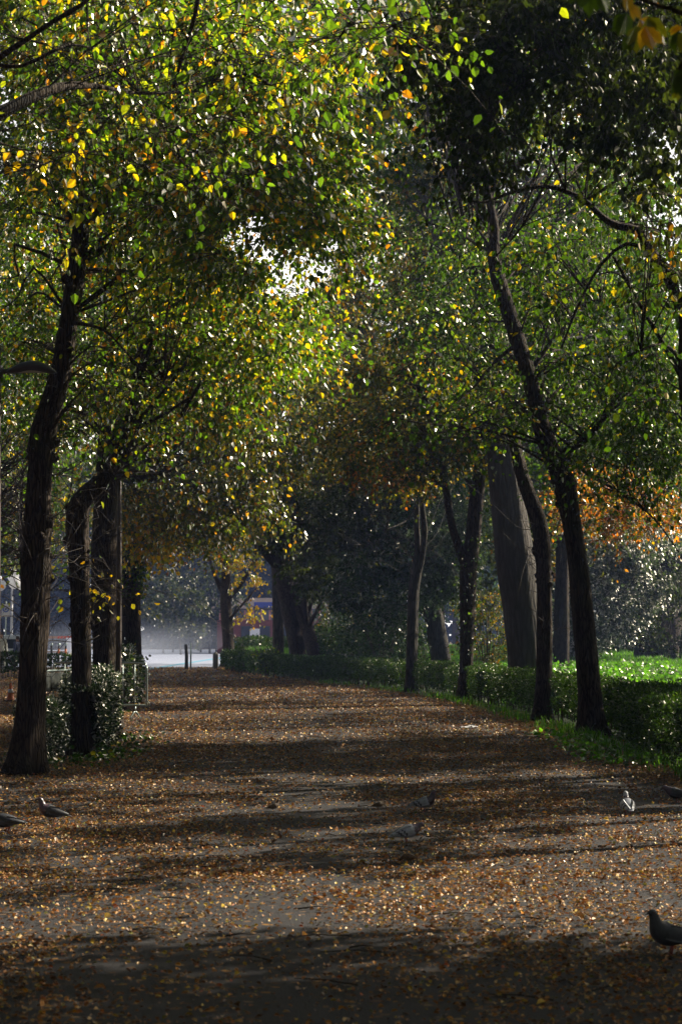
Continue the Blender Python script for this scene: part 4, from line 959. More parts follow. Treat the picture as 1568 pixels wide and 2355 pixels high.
def bird(label, px, py, heading, length, body_m, wing_m, neck_m, head='up', cat='pigeon', bars=True, leg_m='bird_leg', name='pigeon', bar_m='pig_dark', head_m=None, group=None):
    """heading: angle of the beak direction in the ground plane; feet at the ground point of pixel px,py"""
    p = gnd(px, py); p[2] = 0
    e = empty(name, p, heading); tag(e, label, cat, group)
    k = length / .32
    # spine sections: x, z, half width, half height
    if head == 'up':
        sec = [(-.175, .085, .022, .004), (-.13, .098, .030, .009), (-.085, .112, .036, .020), (-.045, .122, .047, .036), (.0, .130, .056, .047), (.04, .142, .058, .052), (.072, .160, .050, .046), (.092, .186, .034, .034), (.102, .212, .024, .025), (.110, .234, .0215, .0225), (.120, .247, .0205, .019), (.134, .249, .0135, .012), (.142, .247, .006, .006)]
        beak = [(.140, .248), (.156, .244), (.163, .239)]; eye = (.122, .251, .0185)
    elif head == 'down':
        sec = [(-.17, .120, .022, .004), (-.13, .125, .030, .009), (-.085, .133, .038, .022), (-.045, .138, .050, .038), (.0, .140, .058, .050), (.04, .140, .060, .054), (.075, .135, .052, .048), (.105, .125, .036, .036), (.128, .115, .025, .026), (.146, .103, .0215, .0225), (.157, .092, .020, .019), (.165, .078, .013, .012), (.168, .070, .006, .006)]
        beak = [(.167, .073), (.172, .058), (.172, .050)]; eye = (.156, .094, .0185)
    else:   # low: head forward and slightly down
        sec = [(-.17, .090, .022, .004), (-.13, .102, .030, .009), (-.085, .115, .038, .022), (-.045, .126, .050, .038), (.0, .132, .058, .050), (.04, .142, .060, .054), (.075, .155, .050, .046), (.104, .172, .034, .034), (.124, .186, .025, .026), (.140, .194, .0215, .0225), (.152, .192, .020, .019), (.164, .184, .013, .012), (.169, .178, .006, .006)]
        beak = [(.167, .181), (.181, .170), (.184, .164)]; eye = (.151, .195, .0185)
    LOW = .032
    sec = np.array(sec); sec[:, 1] -= LOW; sec[:, 2:] *= 1.14; sec = sec * k
    beak = [(b[0], b[1] - LOW) for b in beak]; eye = (eye[0], eye[1] - LOW, eye[2] * 1.1)
    # smooth the spine
    S = spline(np.c_[sec[:, 0], 0 * sec[:, 0], sec[:, 1], sec[:, 2], sec[:, 3]], .008 * k)
    g = Geo(); n0 = 0
    tube(g, S[:, :3], np.maximum(S[:, 4], .002 * k), 16, 0, ry=np.maximum(S[:, 3], .002 * k), flat=(0, 0, 1))
    # neck faces get the sheen
    o = g.build('body', [M[body_m], M[neck_m], M[head_m or neck_m]], e)
    zc = np.zeros(len(o.data.polygons), np.int32)
    for f in o.data.polygons:
        c = f.center
        i = int(np.argmin(((S[:, 0] - c.x) ** 2 + (S[:, 2] - c.z) ** 2)))
        t = i / len(S)
        zc[f.index] = 2 if t > .80 else (1 if t > .62 else 0)
    o.data.polygons.foreach_set('material_index', zc)
    # beak, eyes
    g = Geo(); tube(g, [(b[0] * k, 0, b[1] * k) for b in beak], [.0055 * k, .0035 * k, .001 * k], 8, 0); g.build('beak', M['bill'], e)
    for s in (-1, 1):
        g = Geo(); c = np.array([eye[0], s * eye[2], eye[1]]) * k
        tube(g, [c - [0, s * .003 * k, 0], c, c + [0, s * .002 * k, 0]], [.003 * k, .0036 * k, .002 * k], 8, 0); g.build('eye', M['eye'], e)
    # wings: folded, hugging the flank, with two bars
    for s in (-1, 1):
        g = Geo()
        tail_up = .035 if head == 'down' else 0.0
        U = np.linspace(0, 1, 15); W_ = np.linspace(0, 1, 7); V = []
        for u in U:
            x = (.070 - .225 * u)
            zmid = .150 - .048 * u ** 1.2 + tail_up * u - (.012 if head == 'down' else 0)
            hw = .045 * (math.sin(math.pi * min(1, (u * .86 + .14))) ** .6) * (1 - .55 * u) + .003
            off = np.interp(u, [0, .15, .4, .7, 1], [.044, .058, .057, .040, .012])
            for w in W_:
                a = (w - .45) * 2
                V.append((x - .012 * a * (1 - u), s * (off + .006 * (1 - a * a)) * (1 - .22 * max(a, 0) ** 2), zmid + a * hw))
        V = np.array(V); V[:, 2] -= LOW; V[:, 1] *= 1.14; V = V * k; nv = len(V); V2 = V.copy(); V2[:, 1] -= s * .010 * k
        q = []; mi = []
        for i in range(14):
            for j in range(6):
                a = i * 7 + j; f = [a, a + 1, a + 8, a + 7]
                q += f; u = U[i]
                d = u - .06 * (j - 3) * .6
                mi.append(1 if bars and (.42 < d < .50 or .60 < d < .68) and j < 5 else (1 if u > .86 else 0))
        q2 = [nv + v for v in q]
        ed = []
        ring = [j for j in range(7)] + [i * 7 + 6 for i in range(1, 15)] + [14 * 7 + j for j in range(5, -1, -1)] + [i * 7 for i in range(13, 0, -1)]
        for i in range(len(ring)):
            a, b = ring[i], ring[(i + 1) % len(ring)]; ed += [a, b, nv + b, nv + a]
        VV = np.vstack([V, V2]); loops = q + q2 + ed
        g.add(VV, loops, np.full(len(loops) // 4, 4), 0, None, True)
        g.MI[-1] = np.array(mi + mi + [0] * len(ring))
        g.build('wing', [M[wing_m], M[bar_m]], e)
    # legs with toes
    for s in (-1, 1):
        g = Geo(); x0 = .005 * k + s * .012 * k; y0 = s * .022 * k
        tube(g, [(x0 - .004 * k, y0, .085 * k), (x0 - .010 * k, y0, .045 * k), (x0, y0, .006 * k)], [.010 * k, .0055 * k, .0035 * k], 8, 0)
        for a in (-.5, 0, .5, math.pi):
            l = .028 * k if a != math.pi else .015 * k
            tube(g, [(x0, y0, .005 * k), (x0 + math.cos(a) * l * .6, y0 + math.sin(a) * l * .6, .006 * k), (x0 + math.cos(a) * l, y0 + math.sin(a) * l, .002 * k)], [.003 * k, .0026 * k, .0012 * k], 6, 0)
        g.build('leg', M[leg_m], e)
    return e
GP = 'pigeons feeding on the leafy path'
bird('grey pigeon with its head raised, standing facing right in the middle of the path', 972, 1868, -.15, .29, 'pig_grey', 'pig_grey', 'pig_neck', 'up', group=GP)
bird('pale grey pigeon with bold dark wing bars and lowered head in the middle', 934, 1938, .25, .28, 'pig_grey', 'pig_grey', 'pig_neck', 'low', group=GP)
bird('white headed pigeon seen from behind near the right edge of the path', 1443, 1874, 1.62, .29, 'pig_grey', 'pig_white', 'pig_neck', 'up', head_m='pig_white', group=GP)
bird('dark pigeon by the bright grass tuft at the far right', 1557, 1846, 2.9, .29, 'pig_dark', 'pig_dark', 'pig_neck', 'low', group=GP)
bird('dark pigeon standing upright on leaves at the left, facing left', 122, 1892, math.pi + .25, .31, 'pig_dark', 'pig_dark', 'pig_neck', 'up', group=GP)
bird('dark pigeon cut by the left edge of the picture, head lowered to the left', 18, 1916, math.pi + .1, .31, 'pig_dark', 'pig_dark', 'pig_dark', 'down', group=GP)
bird('large dark pigeon closest to the viewer at the lower right', 1543, 2196, math.pi + .5, .33, 'pig_dark', 'pig_dark', 'pig_dark', 'up', group=GP)
GS = 'sparrows on the path'
bird('small brown sparrow upright left of the middle of the path', 628, 1866, .5, .155, 'sparrow_belly', 'sparrow', 'sparrow', 'up', 'sparrow', False, 'bird_leg_b', 'sparrow', 'sparrow', group=GS)
bird('small sparrow crouching just left of the raised head pigeon', 869, 1862, .3, .15, 'sparrow_belly', 'sparrow', 'sparrow', 'low', 'sparrow', False, 'bird_leg_b', 'sparrow', 'sparrow', group=GS)
bird('small dark sparrow pecking in front of the pale pigeon', 941, 1986, 2.6, .15, 'sparrow', 'sparrow', 'sparrow', 'down', 'sparrow', False, 'bird_leg_b', 'sparrow', 'sparrow', group=GS)

# ================================================================== STREET LAMPS
M['steel_dark'] = mat_plain('painted_steel_dark', (.05, .055, .075), .45, .3, var=.15, scale=12)
M['steel_rust'] = mat_plain('lamp_pole_brown', (.075, .055, .045), .6, .2, var=.25, scale=10)
M['galv'] = mat_plain('galvanised_steel', (.30, .36, .34), .38, .75, var=.15, scale=25)
M['glass_w'] = mat_plain('opal_glass', (.85, .86, .88), .25, var=.02)
_n = M['glass_w'].node_tree.nodes; _b = [n for n in _n if n.type == 'BSDF_PRINCIPLED'][0]
_t = _n.new('ShaderNodeBsdfTranslucent'); _t.inputs['Color'].default_value = (.95, .96, 1, 1); _m = _n.new('ShaderNodeMixShader'); _m.inputs[0].default_value = .5
_o = [n for n in _n if n.type == 'OUTPUT_MATERIAL'][0]
M['glass_w'].node_tree.links.new(_b.outputs[0], _m.inputs[1]); M['glass_w'].node_tree.links.new(_t.outputs[0], _m.inputs[2]); M['glass_w'].node_tree.links.new(_m.outputs[0], _o.inputs['Surface'])
def street_lamp(label, x, y, h):
    e = empty('street_lamp', (x, y, 0)); tag(e, label, 'street lamp', 'street lamps with a single flat curved head')
    g = Geo(); tube(g, [(0, 0, -.05), (0, 0, .6), (0, 0, 3), (0, 0, h + .28)], [.06, .055, .042, .026], 14, 0)
    tube(g, [(0, 0, 0), (0, 0, .05)], [.085, .08], 14, 0); g.build('pole', M['steel_rust'], e)
    g = Geo(); tube(g, [(0, 0, h), (.08, 0, h), (.2, 0, h + .01)], [.03, .028, .03], 10, 0)
    tube(g, [(0, 0, h - .06), (0, 0, h + .06)], [.052, .052], 14, 0); g.build('arm', M['steel_dark'], e)
    g = Geo()
    u = np.linspace(0, 1, 18)
    zt = h + .02 + .075 * np.sin(np.pi * np.clip(u * .93, 0, 1)) ** 1.1 - .02 * u
    P = np.c_[.10 + .53 * u, 0 * u, zt - .03]
    hh = .012 + .048 * np.sin(np.pi * np.clip(u * .97 + .01, 0, 1)) ** .9
    ww = .03 + .12 * np.sin(np.pi * np.clip(u * .9 + .06, 0, 1)) ** .7
    ww[-1] = .01; hh[-1] = .004
    tube(g, P, hh, 18, 0, ry=ww, flat=(0, 0, 1)); hd = g.build('head', M['steel_dark'], e)
    g = Geo(); tube(g, np.c_[.22 + .28 * u, 0 * u, np.interp(.22 + .28 * u, P[:, 0], P[:, 2] - hh) + .004], .008 + .004 * np.sin(np.pi * u), 12, 0, ry=.07 * np.sin(np.pi * np.clip(u, .08, .92)) + .01, flat=(0, 0, 1))
    g.build('lens', M['glass_w'], hd)
    return e
a = at(-3, 850, 22); street_lamp('nearest street lamp with a dark curved head in front of the nearest left trunk', a[0], 22, a[2] - .02)
b = at(276, 1086, 35.3); street_lamp('second street lamp whose slim pole stands beside the thick dark trunk', b[0], 35.3, b[2])

# globe lamp on the plaza
def globe_lamp():
    p = at(27, 1500, 105); e = empty('globe_lamp', (p[0], 105, 0)); tag(e, 'white lamp post with a cluster of bright globes far left beyond the trunk', 'lamp post')
    g = Geo(); tube(g, [(0, 0, 0), (0, 0, .8), (0, 0, 4.1)], [.12, .07, .05], 10, 0)
    g.build('pole', mat_plain('white_painted_steel', (.6, .6, .66), .4), e)
    for (dx, dy, z) in ((-.62, 0, 4.25), (.0, .3, 4.75), (.18, -.3, 4.35), (.62, 0, 4.2)):
        g = Geo(); t = np.linspace(0, np.pi, 12); r = .32
        tube(g, np.c_[0 * t + dx, 0 * t + dy, z - r * np.cos(t)], np.maximum(r * np.sin(t), .004), 16, 0)
        gb = g.build('globe', M['glass_w'], e)
        g = Geo(); tube(g, [(0, 0, 3.7), (dx * .6, dy * .6, 3.75), (dx, dy, z - r)], .025, 6, 0); g.build('arm', M['steel_dark'], gb)
globe_lamp()

# ================================================================== STEEL BARRIERS
def barrier(label, x0, y0, x1, y1, feet=True, plate=None, H=1.1, cover=False):
    e = empty('crowd_barrier', (x0, y0, 0)); tag(e, label, 'crowd barrier', 'steel crowd barriers on the left side')
    d = np.array([x1 - x0, y1 - y0]); Ln = np.linalg.norm(d); d = d / Ln
    P = lambda s, z, o=0: (d[0] * s - d[1] * o, d[1] * s + d[0] * o, z)
    zb = .24; r = .12
    g = Geo()
    c = [P(0, zb), P(0, H - r), P(.04, H - .04), P(r, H), P(Ln / 2, H), P(Ln - r, H), P(Ln - .04, H - .04), P(Ln, H - r), P(Ln, zb)]
    tube(g, spline(c, .05), .021, 10, 0); tube(g, [P(0, zb + .02), P(Ln / 2, zb + .02), P(Ln, zb + .02)], .019, 8, 0)
    for s, sg in ((0, -1), (Ln, 1)):
        for z in (.34, .9):
            tube(g, [P(s, z), P(s + sg * .05, z), P(s + sg * .06, z - .02), P(s + sg * .06, z - .12)], .008, 6, 0)
    g.build('frame', M['galv'], e)
    nb = int(Ln / .27)
    for k in range(1, nb):
        g = Geo(); s = Ln * k / nb; tube(g, [P(s, zb + .02), P(s, .7), P(s, H)], .0085, 6, 0); g.build('bar', M['galv'], e)
    for s in (.28, Ln - .28):
        g = Geo(); tube(g, [P(s, zb), P(s, .12)], .017, 8, 0)
        for sg in (-1, 1):
            tube(g, spline([P(s, .13), P(s, .12, sg * .05), P(s, .07, sg * .10), P(s, .0, sg * .17)], .03), .016, 8, 0)
        g.build('foot', M['galv'], e)
    if plate:
        s0, s1, z0, z1 = plate
        g = Geo(); V = []
        c0 = np.array(P((s0 + s1) / 2, (z0 + z1) / 2, -.016)); box(g, c0, (s1 - s0, .006, z1 - z0), 0, math.atan2(d[1], d[0]), bev=.002)
        g.build('plate', mat_plain('barrier_plate_' + str(int(x0 * 10) % 97), (.10, .11, .10), .55, .2, var=.15), e)
    return e
barrier('bright edged steel barrier standing at the path side beside the ivy covered trunk', -5.9, 42.2, -3.87, 41.0, plate=(.9, 1.42, .72, 1.06))
barrier('dark steel barrier with a grey plate between the nearest and second left trunks', -4.62, 31.7, -4.22, 33.8, plate=(.02, 1.7, .78, 1.07))

# ================================================================== POSTS, CONE, BOLLARDS
M['post_dark'] = mat_plain('weathered_dark_post', (.04, .04, .035), .8, var=.35, scale=20, bump=.3)
M['stone'] = mat_plain('weathered_stone', (.10, .095, .08), .85, var=.3, scale=15, bump=.4)
M['white'] = mat_plain('white_plastic', (.75, .75, .78), .45, var=.05)
M['red'] = mat_plain('red_paint', (.5, .04, .03), .45, var=.15)
M['orange'] = mat_plain('orange_plastic', (.6, .14, .02), .5, var=.15)
p = gnd(429, 1539)
g = Geo(); tube(g, [(0, 0, -.05), (.01, 0, .6), (-.03, 0, 1.2), (-.04, 0, 1.23)], [.085, .08, .075, .05], 10, 0, lump=.04)
tag(g.build('post', M['post_dark'], None, (0, 0, 0)), 'dark wooden post standing at the far end of the path beside the thin pale post', 'post').location = (p[0], p[1], 0)
p = gnd(439, 1538)
g = Geo(); tube(g, [(0, 0, -.05), (0, 0, 1.28), (0, 0, 1.3)], [.04, .04, .02], 10, 0)
o = g.build('metal_post', mat_plain('pale_metal_post', (.32, .38, .36), .4, .5)); o.location = (p[0], p[1], 0); tag(o, 'thin pale metal post just right of the dark wooden post', 'post')
p = gnd(496, 1538)
g = Geo(); tube(g, [(0, 0, -.05), (0, 0, .02), (0, 0, .70), (0, 0, .72), (0, 0, .86)], [.15, .145, .14, .14, .012], 8, 0, smooth=False)
o = g.build('bollard', M['stone']); o.location = (p[0], p[1], 0); tag(o, 'squat stone bollard with a pointed cap at the far end of the path', 'bollard')

def chain_post(label, px, D, band):
    p = at(px, 1500, D); e = empty('chain_post', (p[0], D, 0)); tag(e, label, 'bollard', 'posts with chains beyond the small hedge')
    g = Geo(); tube(g, [(0, 0, -.05), (0, 0, .1), (0, 0, 1.05), (0, 0, 1.08)], [.08, .06, .055, .05], 10, 0); g.build('shaft', M['post_dark'], e)
    g = Geo(); tube(g, [(0, 0, 1.07), (0, 0, 1.13), (0, 0, 1.2), (0, 0, 1.22)], [.055, .10, .085, .02], 12, 0); g.build('cap', M['galv'], e)
    if band:
        g = Geo(); tube(g, [(0, 0, .55), (0, 0, .9)], .065, 12, 0); g.build('band', M['orange'], e)
    return (p[0], D)
cp = []
for px, bnd, lb in ((101, 0, 'leftmost chain post just right of the nearest trunk'), (119, 0, 'second chain post from the left, bare'), (136, 1, 'third chain post, with an orange band'), (152, 1, 'fourth chain post, orange banded, nearest the white box')):
    cp.append(chain_post(lb, px, 118, bnd))
for k in range(3):
    (xa, ya), (xb, yb) = cp[k], cp[k + 1]
    t = np.linspace(0, 1, 22); z = 1.02 - .42 * 4 * t * (1 - t); g = Geo()
    for i in range(21):
        m = (np.array([xa + (xb - xa) * t[i], ya, z[i]]) + np.array([xa + (xb - xa) * t[i + 1], ya, z[i + 1]])) / 2
        dv = np.array([(xb - xa) / 21, 0, z[i + 1] - z[i]]) * .62; sd = np.array([0, 1, 0]) if i % 2 else np.array([0, 0, 1]); a = np.linspace(0, 2 * np.pi, 7)
        tube(g, [m + dv * math.cos(q) + sd * .012 * math.sin(q) for q in a], .008, 4, 0)
    tag(g.build('chain', M['galv']), ['chain sagging between the two leftmost chain posts', 'chain sagging between the second and the orange banded third post', 'chain sagging between the two orange banded posts'][k], 'chain', 'chains between the posts')
# striped barrier board and white box behind the chain posts
p0 = at(98, 1500, 132); p1 = at(164, 1500, 132)
e = empty('barrier_board', (p0[0], 132, 0)); tag(e, 'long low barrier board with red and white stripes behind the chain posts', 'barrier')
Lb = p1[0] - p0[0]
g = Geo(); box(g, (Lb / 2, 0, 1.55), (Lb, .03, .16), 0, bev=.005); g.build('board', mat_plain('board_ochre', (.30, .18, .12), .6), e)
g = Geo()
for k in range(5):
    x = Lb * .52 + k * .2; prism(g, [(x, 1.478), (x + .1, 1.478), (x + .18, 1.622), (x + .08, 1.622)], -.018, -.0155)
g.build('stripes', M['red'], e)
g = Geo(); box(g, (Lb / 2, 0, .62), (Lb, .03, .10), 0, bev=.005); g.build('rail', mat_plain('rail_ochre', (.26, .18, .13), .6), e)
for s in (.05, Lb - .05):
    g = Geo(); tube(g, [(s, .03, -.02), (s, .03, 1.6)], .03, 6, 0); g.build('post', M['galv'], e)
p = at(160, 1500, 125); e = empty('utility_cabinet', (p[0], 125, 0)); tag(e, 'tall white cabinet at the right end of the striped barrier', 'cabinet')
g = Geo(); box(g, (0, 0, .75), (.30, .3, 1.4), 0, bev=.02); g.build('cabinet_body', M['white'], e)
g = Geo(); box(g, (0, 0, 1.49), (.34, .34, .06), 0, bev=.015); g.build('lid', M['white'], e)
g = Geo(); box(g, (0, 0, .03), (.26, .26, .06), 0); g.build('plinth', M['post_dark'], e)

# traffic cone
p = gnd(25, 1613); e = empty('traffic_cone', (p[0], p[1], 0)); tag(e, 'orange traffic cone on the ground at the far left behind the trunk', 'traffic cone')
g = Geo(); box(g, (0, 0, .02), (.30, .30, .04), 0, bev=.012); g.build('base', M['post_dark'], e)
g = Geo(); tube(g, [(0, 0, .04), (0, 0, .06), (0, 0, .44), (0, 0, .46)], [.115, .10, .028, .022], 16, 0); cb = g.build('cone_body', M['orange'], e)
g = Geo(); tube(g, [(0, 0, .21), (0, 0, .31)], [.0745, .0545], 16, 0); g.build('reflective_band', M['white'], cb)

# blue round parking sign
p = at(14, 1420, 98); e = empty('road_sign', (p[0], 98, 0)); tag(e, 'white rectangular sign with a blue ring on a thin post far left', 'road sign')
g = Geo(); tube(g, [(0, .04, 0), (0, .04, 3.3)], .03, 8, 0); g.build('post', M['galv'], e)
g = Geo(); box(g, (0, 0, 2.85), (.40, .02, .60), 0, bev=.004); pl = g.build('panel', M['white'], e)
M['blue'] = mat_plain('sign_blue', (.03, .10, .42), .45, var=.05)
g = Geo(); t = np.linspace(0, 2 * np.pi, 33)
tube(g, np.c_[.125 * np.cos(t), 0 * t - .014, 2.92 + .125 * np.sin(t)], .004, 8, 0, ry=.03, flat=(0, 1, 0)); g.build('ring', M['blue'], pl)
g = Geo(); tube(g, [(0, -.0125, 2.92), (0, -.016, 2.92)], .055, 16, 0); g.build('disc', M['blue'], pl)

# plank / log beside the left hedge
p0 = gnd(232, 1722); p1 = gnd(286, 1694)
g = Geo(); W = spline([p0 + [0, 0, .09], (p0 + p1) / 2 + [0, 0, .10], p1 + [0, 0, .03]], .08)
tube(g, W, np.linspace(.13, .045, len(W)), 12, 0, lump=.08, ry=np.linspace(.12, .08, len(W)))
tag(g.build('fallen_log', M['bark']), 'short dark log lying against the glossy left hedge', 'log')
# white litter
p = gnd(1078, 1676); g = Geo(); Vv = []
nx, ny = 9, 5
for i in range(nx):
    for j in range(ny): Vv.append((p[0] + (i / 8 - .5) * .30 + R.normal(0, .006), p[1] + (j / 4 - .5) * .22 + R.normal(0, .01), .012 + abs(R.normal(0, .018)) + .02 * abs(math.sin(i * 1.1))))
q = [];
for i in range(nx - 1):
    for j in range(ny - 1): a = i * ny + j; q += [a, a + ny, a + ny + 1, a + 1]
g.add(Vv, q, np.full((nx - 1) * (ny - 1), 4), 0, None, True)
tag(g.build('paper_litter', M['white']), 'crumpled white paper lying on the leaves near the right hedge', 'litter')

# ================================================================== RED BUILDING
def building():
    y = 190; xl = at(500, 1400, y)[0]; xr = at(760, 1400, y)[0]; w = xr - xl
    e = empty('brick_building', (xl, y, 0)); tag(e, 'low red walled building with a pink edged roof behind the far trees', 'building')
    H = 3.1
    g = Geo(); box(g, (w / 2, 3, H / 2), (w, 6, H), 0); g.build('wall', mat_plain('red_plaster', (.14, .032, .026), .85, var=.2, scale=3), e)
    g = Geo(); box(g, (w / 2, 3, H + .45), (w - .4, 5.6, .9), 0); g.build('clerestory', mat_plain('grey_band', (.12, .12, .14), .8), e)
    n = 14
    g = Geo()
    for k in range(n):
        x = .25 + (w - .5) * k / (n - 1); box(g, (x, .08, H + .45), (.16, .2, .9), 0, bev=.01)
    g.build('pilasters', mat_plain('pink_stone', (.45, .18, .15), .7), e)
    g = Geo(); prism(g, [(-.6, H + .9), (-.6, H + 1.05), (3.2, H + 2.1), (7.0, H + 1.05), (7.0, H + .9)], -.5, w + .5, axis='x'); g.build('roof', mat_plain('pink_roof_tiles', (.05, .035, .04), .8, var=.3, scale=6, bump=.5), e)
    for k in range(6):
        x = 1 + (w - 2) * k / 5
        g = Geo(); box(g, (x, -.02, 1.9), (1.0, .06, 1.3), 0); fr = g.build('window', M['post_dark'], e)
        g = Geo(); box(g, (x, -.06, 1.9), (.84, .02, 1.14), 0); g.build('pane', mat_plain('dark_glass_%d' % k, (.03, .035, .05), .1, var=.1), fr)
    xd = at(600, 1400, y)[0] - xl - .55
    g = Geo(); box(g, (xd, -.05, 1.15), (.9, .08, 2.3), 0, bev=.02); dr = g.build('door', M['white'], e); dr['label'] = 'pale bright door'
    g = Geo(); box(g, (xd + .33, -.12, 1.1), (.05, .06, .18), 0, bev=.01); g.build('handle', M['steel_dark'], dr)
    g = Geo(); box(g, (w * .42, -.3, H + 1.3), (2.0, .12, .7), 0, bev=.03); g.build('sign_board', mat_plain('deep_blue_board', (.01, .03, .25), .5, var=.1), e)
building()

# ================================================================== VAN and PEOPLE far left
def van():
    p = at(20, 1500, 101); e = empty('parked_van', (p[0], 101, 0)); tag(e, 'pale parked van half hidden behind the nearest left trunk', 'van')
    body = mat_plain('pale_car_paint', (.50, .55, .58), .3, .1, var=.04)
    g = Geo(); prism(g, [(-.85, .28), (-.88, .8), (-.85, 1.0), (-.72, 1.55), (-.6, 1.62), (.6, 1.62), (.72, 1.55), (.85, 1.0), (.88, .8), (.85, .28)], 0, 3.6); g.build('body', body, e)
    g = Geo(); prism(g, [(-.70, 1.02), (-.60, 1.48), (.60, 1.48), (.70, 1.02)], -.02, .0); g.build('rear_window', mat_plain('van_glass', (.04, .05, .06), .08), e)
    g = Geo(); box(g, (0, -.05, .42), (1.6, .14, .22), 0, bev=.04); g.build('bumper', M['steel_dark'], e)
    g = Geo(); box(g, (0, -.02, .72), (.5, .03, .12), 0); g.build('number_plate', M['white'], e)
    for s in (-1, 1):
        g = Geo(); box(g, (s * .76, -.02, .92), (.12, .05, .3), 0, bev=.01); g.build('tail_light', M['red'], e)
        for y in (.6, 3.0):
            g = Geo(); tube(g, [(s * .72, y, .30), (s * .9, y, .30)], .30, 18, 0); wh = g.build('tyre', M['post_dark'], e)
            g = Geo(); tube(g, [(s * .89, y, .30), (s * .91, y, .30)], .17, 14, 0); g.build('rim', M['galv'], wh)
    g = Geo(); box(g, (0, 1.6, 1.66), (1.0, 1.6, .05), 0, bev=.02); g.build('roof_rack', body, e)
van()

def person(label, px, py, D, heading, top, legs, hair, h=1.7, arm=.2):
    p = at(px, py, D); e = empty('person', (p[0], D, 0), heading); tag(e, label, 'person')
    k = h / 1.75
    verts = {'pel': (0, 0, .95, .15), 'bel': (0, .0, 1.1, .14), 'che': (0, -.01, 1.32, .165), 'nec': (0, 0, 1.47, .062), 'nk2': (0, -.01, 1.54, .058), 'hd': (0, -.015, 1.64, .098), 'top': (0, .0, 1.71, .07)}
    for s, n in ((-1, 'l'), (1, 'r')):
        st = .10 * s
        verts.update({n + 'hip': (s * .10, 0, .90, .11), n + 'kn': (s * .11, -st - .02, .50, .07), n + 'an': (s * .11, -st * 1.2 + .04, .09, .045), n + 'to': (s * .13, -st * 1.2 - .14, .035, .035),
                      n + 'sh': (s * .19, 0, 1.42, .068), n + 'el': (s * .26, .03 + st * arm, 1.13, .048), n + 'wr': (s * .25, -.10 + st * arm, .90, .034), n + 'ha': (s * .245, -.13 + st * arm, .82, .036)})
    names = list(verts); E = [('pel', 'bel'), ('bel', 'che'), ('che', 'nec'), ('nec', 'nk2'), ('nk2', 'hd'), ('hd', 'top')]
    for n in 'lr': E += [('pel', n + 'hip'), (n + 'hip', n + 'kn'), (n + 'kn', n + 'an'), (n + 'an', n + 'to'), ('che', n + 'sh'), (n + 'sh', n + 'el'), (n + 'el', n + 'wr'), (n + 'wr', n + 'ha')]
    me = bpy.data.meshes.new('body'); me.from_pydata([tuple(np.array(verts[n][:3]) * k) for n in names], [(names.index(a), names.index(b)) for a, b in E], [])
    o = bpy.data.objects.new('body', me); COL.objects.link(o); o.parent = e
    sk = o.modifiers.new('Skin', 'SKIN'); ss = o.modifiers.new('Sub', 'SUBSURF'); ss.levels = ss.render_levels = 2
    for i, n in enumerate(names): r = verts[n][3] * k; me.skin_vertices[0].data[i].radius = (r, r * (.8 if n in ('che', 'bel', 'pel') else 1))
    me.skin_vertices[0].data[0].use_root = True
    dg = bpy.context.evaluated_depsgraph_get(); m2 = bpy.data.meshes.new_from_object(o.evaluated_get(dg)); o.modifiers.clear(); o.data = m2
    m2.materials.clear()
    skin = mat_plain('skin', (.42, .25, .18), .6, var=.05)
    for m in (legs, top, skin): m2.materials.append(m)
    for f in m2.polygons:
        c = f.center; f.use_smooth = True
        f.material_index = 2 if (c.z > 1.49 * k or (abs(c.x) > .19 * k and c.z < .90 * k)) else (1 if c.z > .93 * k else 0)
    # face and hair
    g = Geo(); t = np.linspace(0, np.pi, 10)
    tube(g, np.c_[0 * t, .018 + 0 * t, 1.675 - .10 * np.cos(t)] * k, np.maximum(.103 * np.sin(t), .004) * k, 14, 0); g.build('hair', hair, e)
    g = Geo(); tube(g, np.array([(0, -.10, 1.66), (0, -.125, 1.625), (0, -.10, 1.615)]) * k, np.array([.010, .016, .010]) * k, 8, 0); g.build('nose', skin, e)
    for s in (-1, 1):
        g = Geo(); tube(g, np.array([(s * .035, -.098, 1.66), (s * .035, -.106, 1.66)]) * k, .011 * k, 8, 0); g.build('eye', M['bill'], e)
        g = Geo(); c = np.array([s * .245, -.13 + .10 * s * arm, .82]) 
        for f_ in range(4):
            y0 = (f_ - 1.5) * .019
            tube(g, (c + np.array([(0, y0, -.02), (0, y0 - .004, -.06), (-s * .012, y0 - .006, -.085 + abs(f_ - 1.4) * .008)])) * k, np.array([.010, .009, .006]) * k, 6, 0)
        tube(g, (c + np.array([(0, -.03, .0), (-s * .01, -.052, -.03), (-s * .015, -.056, -.05)])) * k, np.array([.011, .010, .007]) * k, 6, 0)
        g.build('fingers', skin, e)
    return e
cl_w = mat_plain('white_jacket', (.75, .77, .72), .7, var=.06); cl_b = mat_plain('navy_cloth', (.02, .03, .08), .8, var=.2); cl_l = mat_plain('pale_trousers', (.45, .48, .42), .8, var=.1)
hb = mat_plain('brown_hair', (.05, .03, .02), .6)
person('person in a white jacket and pale trousers at the far left edge', 3, 1490, 90, .4, cl_w, cl_l, hb, 1.78)
person('person in dark blue clothes standing by the left trunk far away', 41, 1490, 95, -2.2, cl_b, cl_b, hb, 1.62)
person('person in a blue top walking beyond the forked far tree', 539, 1490, 124, 1.2, mat_plain('blue_cloth', (.08, .12, .35), .8), cl_b, hb, 1.7)

